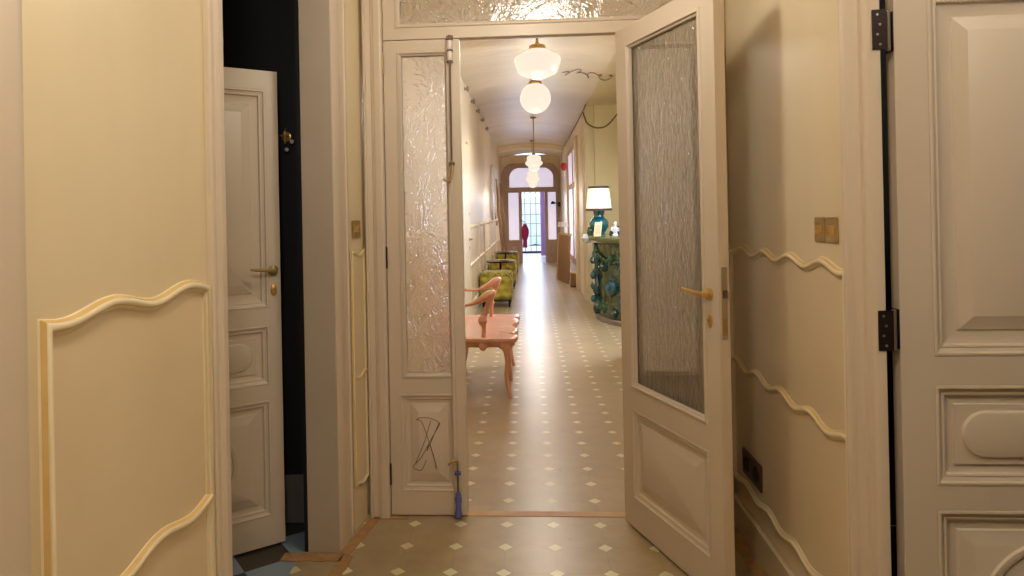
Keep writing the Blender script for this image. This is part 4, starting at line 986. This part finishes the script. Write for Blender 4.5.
mb.box(-0.045, -0.004, 0, 0.045, 0.004, 0.165, T); mb.build('card_sheet', 'cream_card', cd, smooth=False)
mb = MB(); mb.box(-0.03, -0.0055, 0.03, 0.03, -0.0045, 0.135, T); mb.build('card_picture', 'pale_board', cd, smooth=False)
fg = empty('ceramic_figurine', (1.005, 8.15, MZ)); tag(fg, 'small white figurine right of the table lamp on the mantel', 'figurine')
MB().lathe([(0, 0), (0.035, 0), (0.038, 0.015), (0.024, 0.03), (0.030, 0.06), (0.034, 0.085), (0.02, 0.11), (0.013, 0.12), (0.020, 0.135), (0.022, 0.15), (0.014, 0.168), (0, 0.172)], (0, 0, 0), 18).build('body', 'white_glaze', fg)
for s in (-1, 1): MB().tube(cr([(s * 0.028, 0, 0.10), (s * 0.048, -0.01, 0.075), (s * 0.025, -0.03, 0.06)], 5), 0.008, 8).build('arm', 'white_glaze', fg)
for k, (x, y, s_, lb) in enumerate(((0.735, 8.40, 0.9, 'small green glazed jar left of the table lamp'), (1.06, 8.23, 1.0, 'small green glazed jar behind the white figurine'), (0.965, 8.22, 0.55, 'tiny green glazed jar between lamp and figurine'))):
    j = empty('glazed_jar', (x, y, MZ)); tag(j, lb, 'jar'); 
    MB().lathe([(0, 0), (0.03 * s_, 0), (0.045 * s_, 0.04 * s_), (0.042 * s_, 0.075 * s_), (0.025 * s_, 0.10 * s_), (0.028 * s_, 0.115 * s_), (0.022 * s_, 0.115 * s_), (0.018 * s_, 0.10 * s_), (0, 0.09 * s_)], (0, 0, 0), 20).build('jar_body', 'leaf_green', j)

# curtain by the entrance
ct = MB(); rings = []
for i in range(2):
    z = (0.02, 2.6)[i]; rings.append([(0.34 + 0.26 * k / 40, 20.6 + 0.05 * math.sin(k * 1.1), z) for k in range(41)] + [(0.60 - 0.26 * k / 40, 20.615 + 0.05 * math.sin((40 - k) * 1.1), z) for k in range(41)])
ct.rings(rings); tag(ct.build('curtain', 'lilac_cloth'), 'lilac curtain hanging beyond the entrance in front of the grille', 'curtain')

# ================================================================== WORLD, DAYLIGHT, CAMERA
w = bpy.data.worlds.new('sky'); sc.world = w; w.use_nodes = True
nt = w.node_tree; bg = nt.nodes['Background']
st = N(nt, 'ShaderNodeTexSky', sky_type='HOSEK_WILKIE'); st.turbidity = 4; st.sun_direction = (0.3, -0.4, 0.7)
mx = mixcol(nt, 0.7, st.outputs[0], (0.72, 0.79, 1.0, 1))
nt.links.new(mx, bg.inputs[0]); bg.inputs[1].default_value = 3.2
def area(loc, rot, sx, sy, e, col):
    l = bpy.data.lights.new('daylight', 'AREA'); l.shape = 'RECTANGLE'; l.size = sx; l.size_y = sy; l.energy = e; l.color = col
    o = bpy.data.objects.new('daylight', l); o.location = loc; o.rotation_euler = rot; COL.objects.link(o); return o
area((1.56, 7.05, 1.75), (0, PI / 2 - 0.5, 0), 1.3, 0.8, 95, (0.72, 0.80, 1.0))  # added light in front of the unseen bay window
area((0.08, 22.2, 1.6), (-PI / 2, 0, 0), 1.6, 2.4, 85, (0.50, 0.66, 1.0))

cam = bpy.data.cameras.new('camera'); co = bpy.data.objects.new('camera', cam); COL.objects.link(co)
yaw, pitch, roll = 0.0631322, 0.0033465, -0.0195477
f3 = Vector((-math.sin(yaw), math.cos(yaw), 0)); r3 = Vector((math.cos(yaw), math.sin(yaw), 0)); u3 = Vector((0, 0, 1))
f4 = f3 * math.cos(pitch) + u3 * math.sin(pitch); u4 = u3 * math.cos(pitch) - f3 * math.sin(pitch)
r5 = r3 * math.cos(roll) + u4 * math.sin(roll); u5 = u4 * math.cos(roll) - r3 * math.sin(roll)
mw = Matrix(((r5.x, u5.x, -f4.x, 0), (r5.y, u5.y, -f4.y, 0), (r5.z, u5.z, -f4.z, 1.3492), (0, 0, 0, 1)))
co.matrix_world = mw
cam.sensor_width = 36; cam.lens = 36 * 689.268 / 1024; cam.clip_start = 0.05; cam.clip_end = 200
cam.shift_x = (512 - 485.215) / 1024; cam.shift_y = -(288 - 209.987) / 1024
sc.camera = co
vs = sc.view_settings; vs.view_transform = 'Standard'; vs.look = 'None'; vs.gamma = 1; vs.use_curve_mapping = False; vs.exposure = 0.0
cy = sc.cycles
cy.use_denoising = True; cy.max_bounces = 14; cy.transmission_bounces = 10; cy.transparent_max_bounces = 12; cy.diffuse_bounces = 6; cy.glossy_bounces = 5
cy.sample_clamp_indirect = 4.0; cy.caustics_refractive = False; cy.caustics_reflective = False
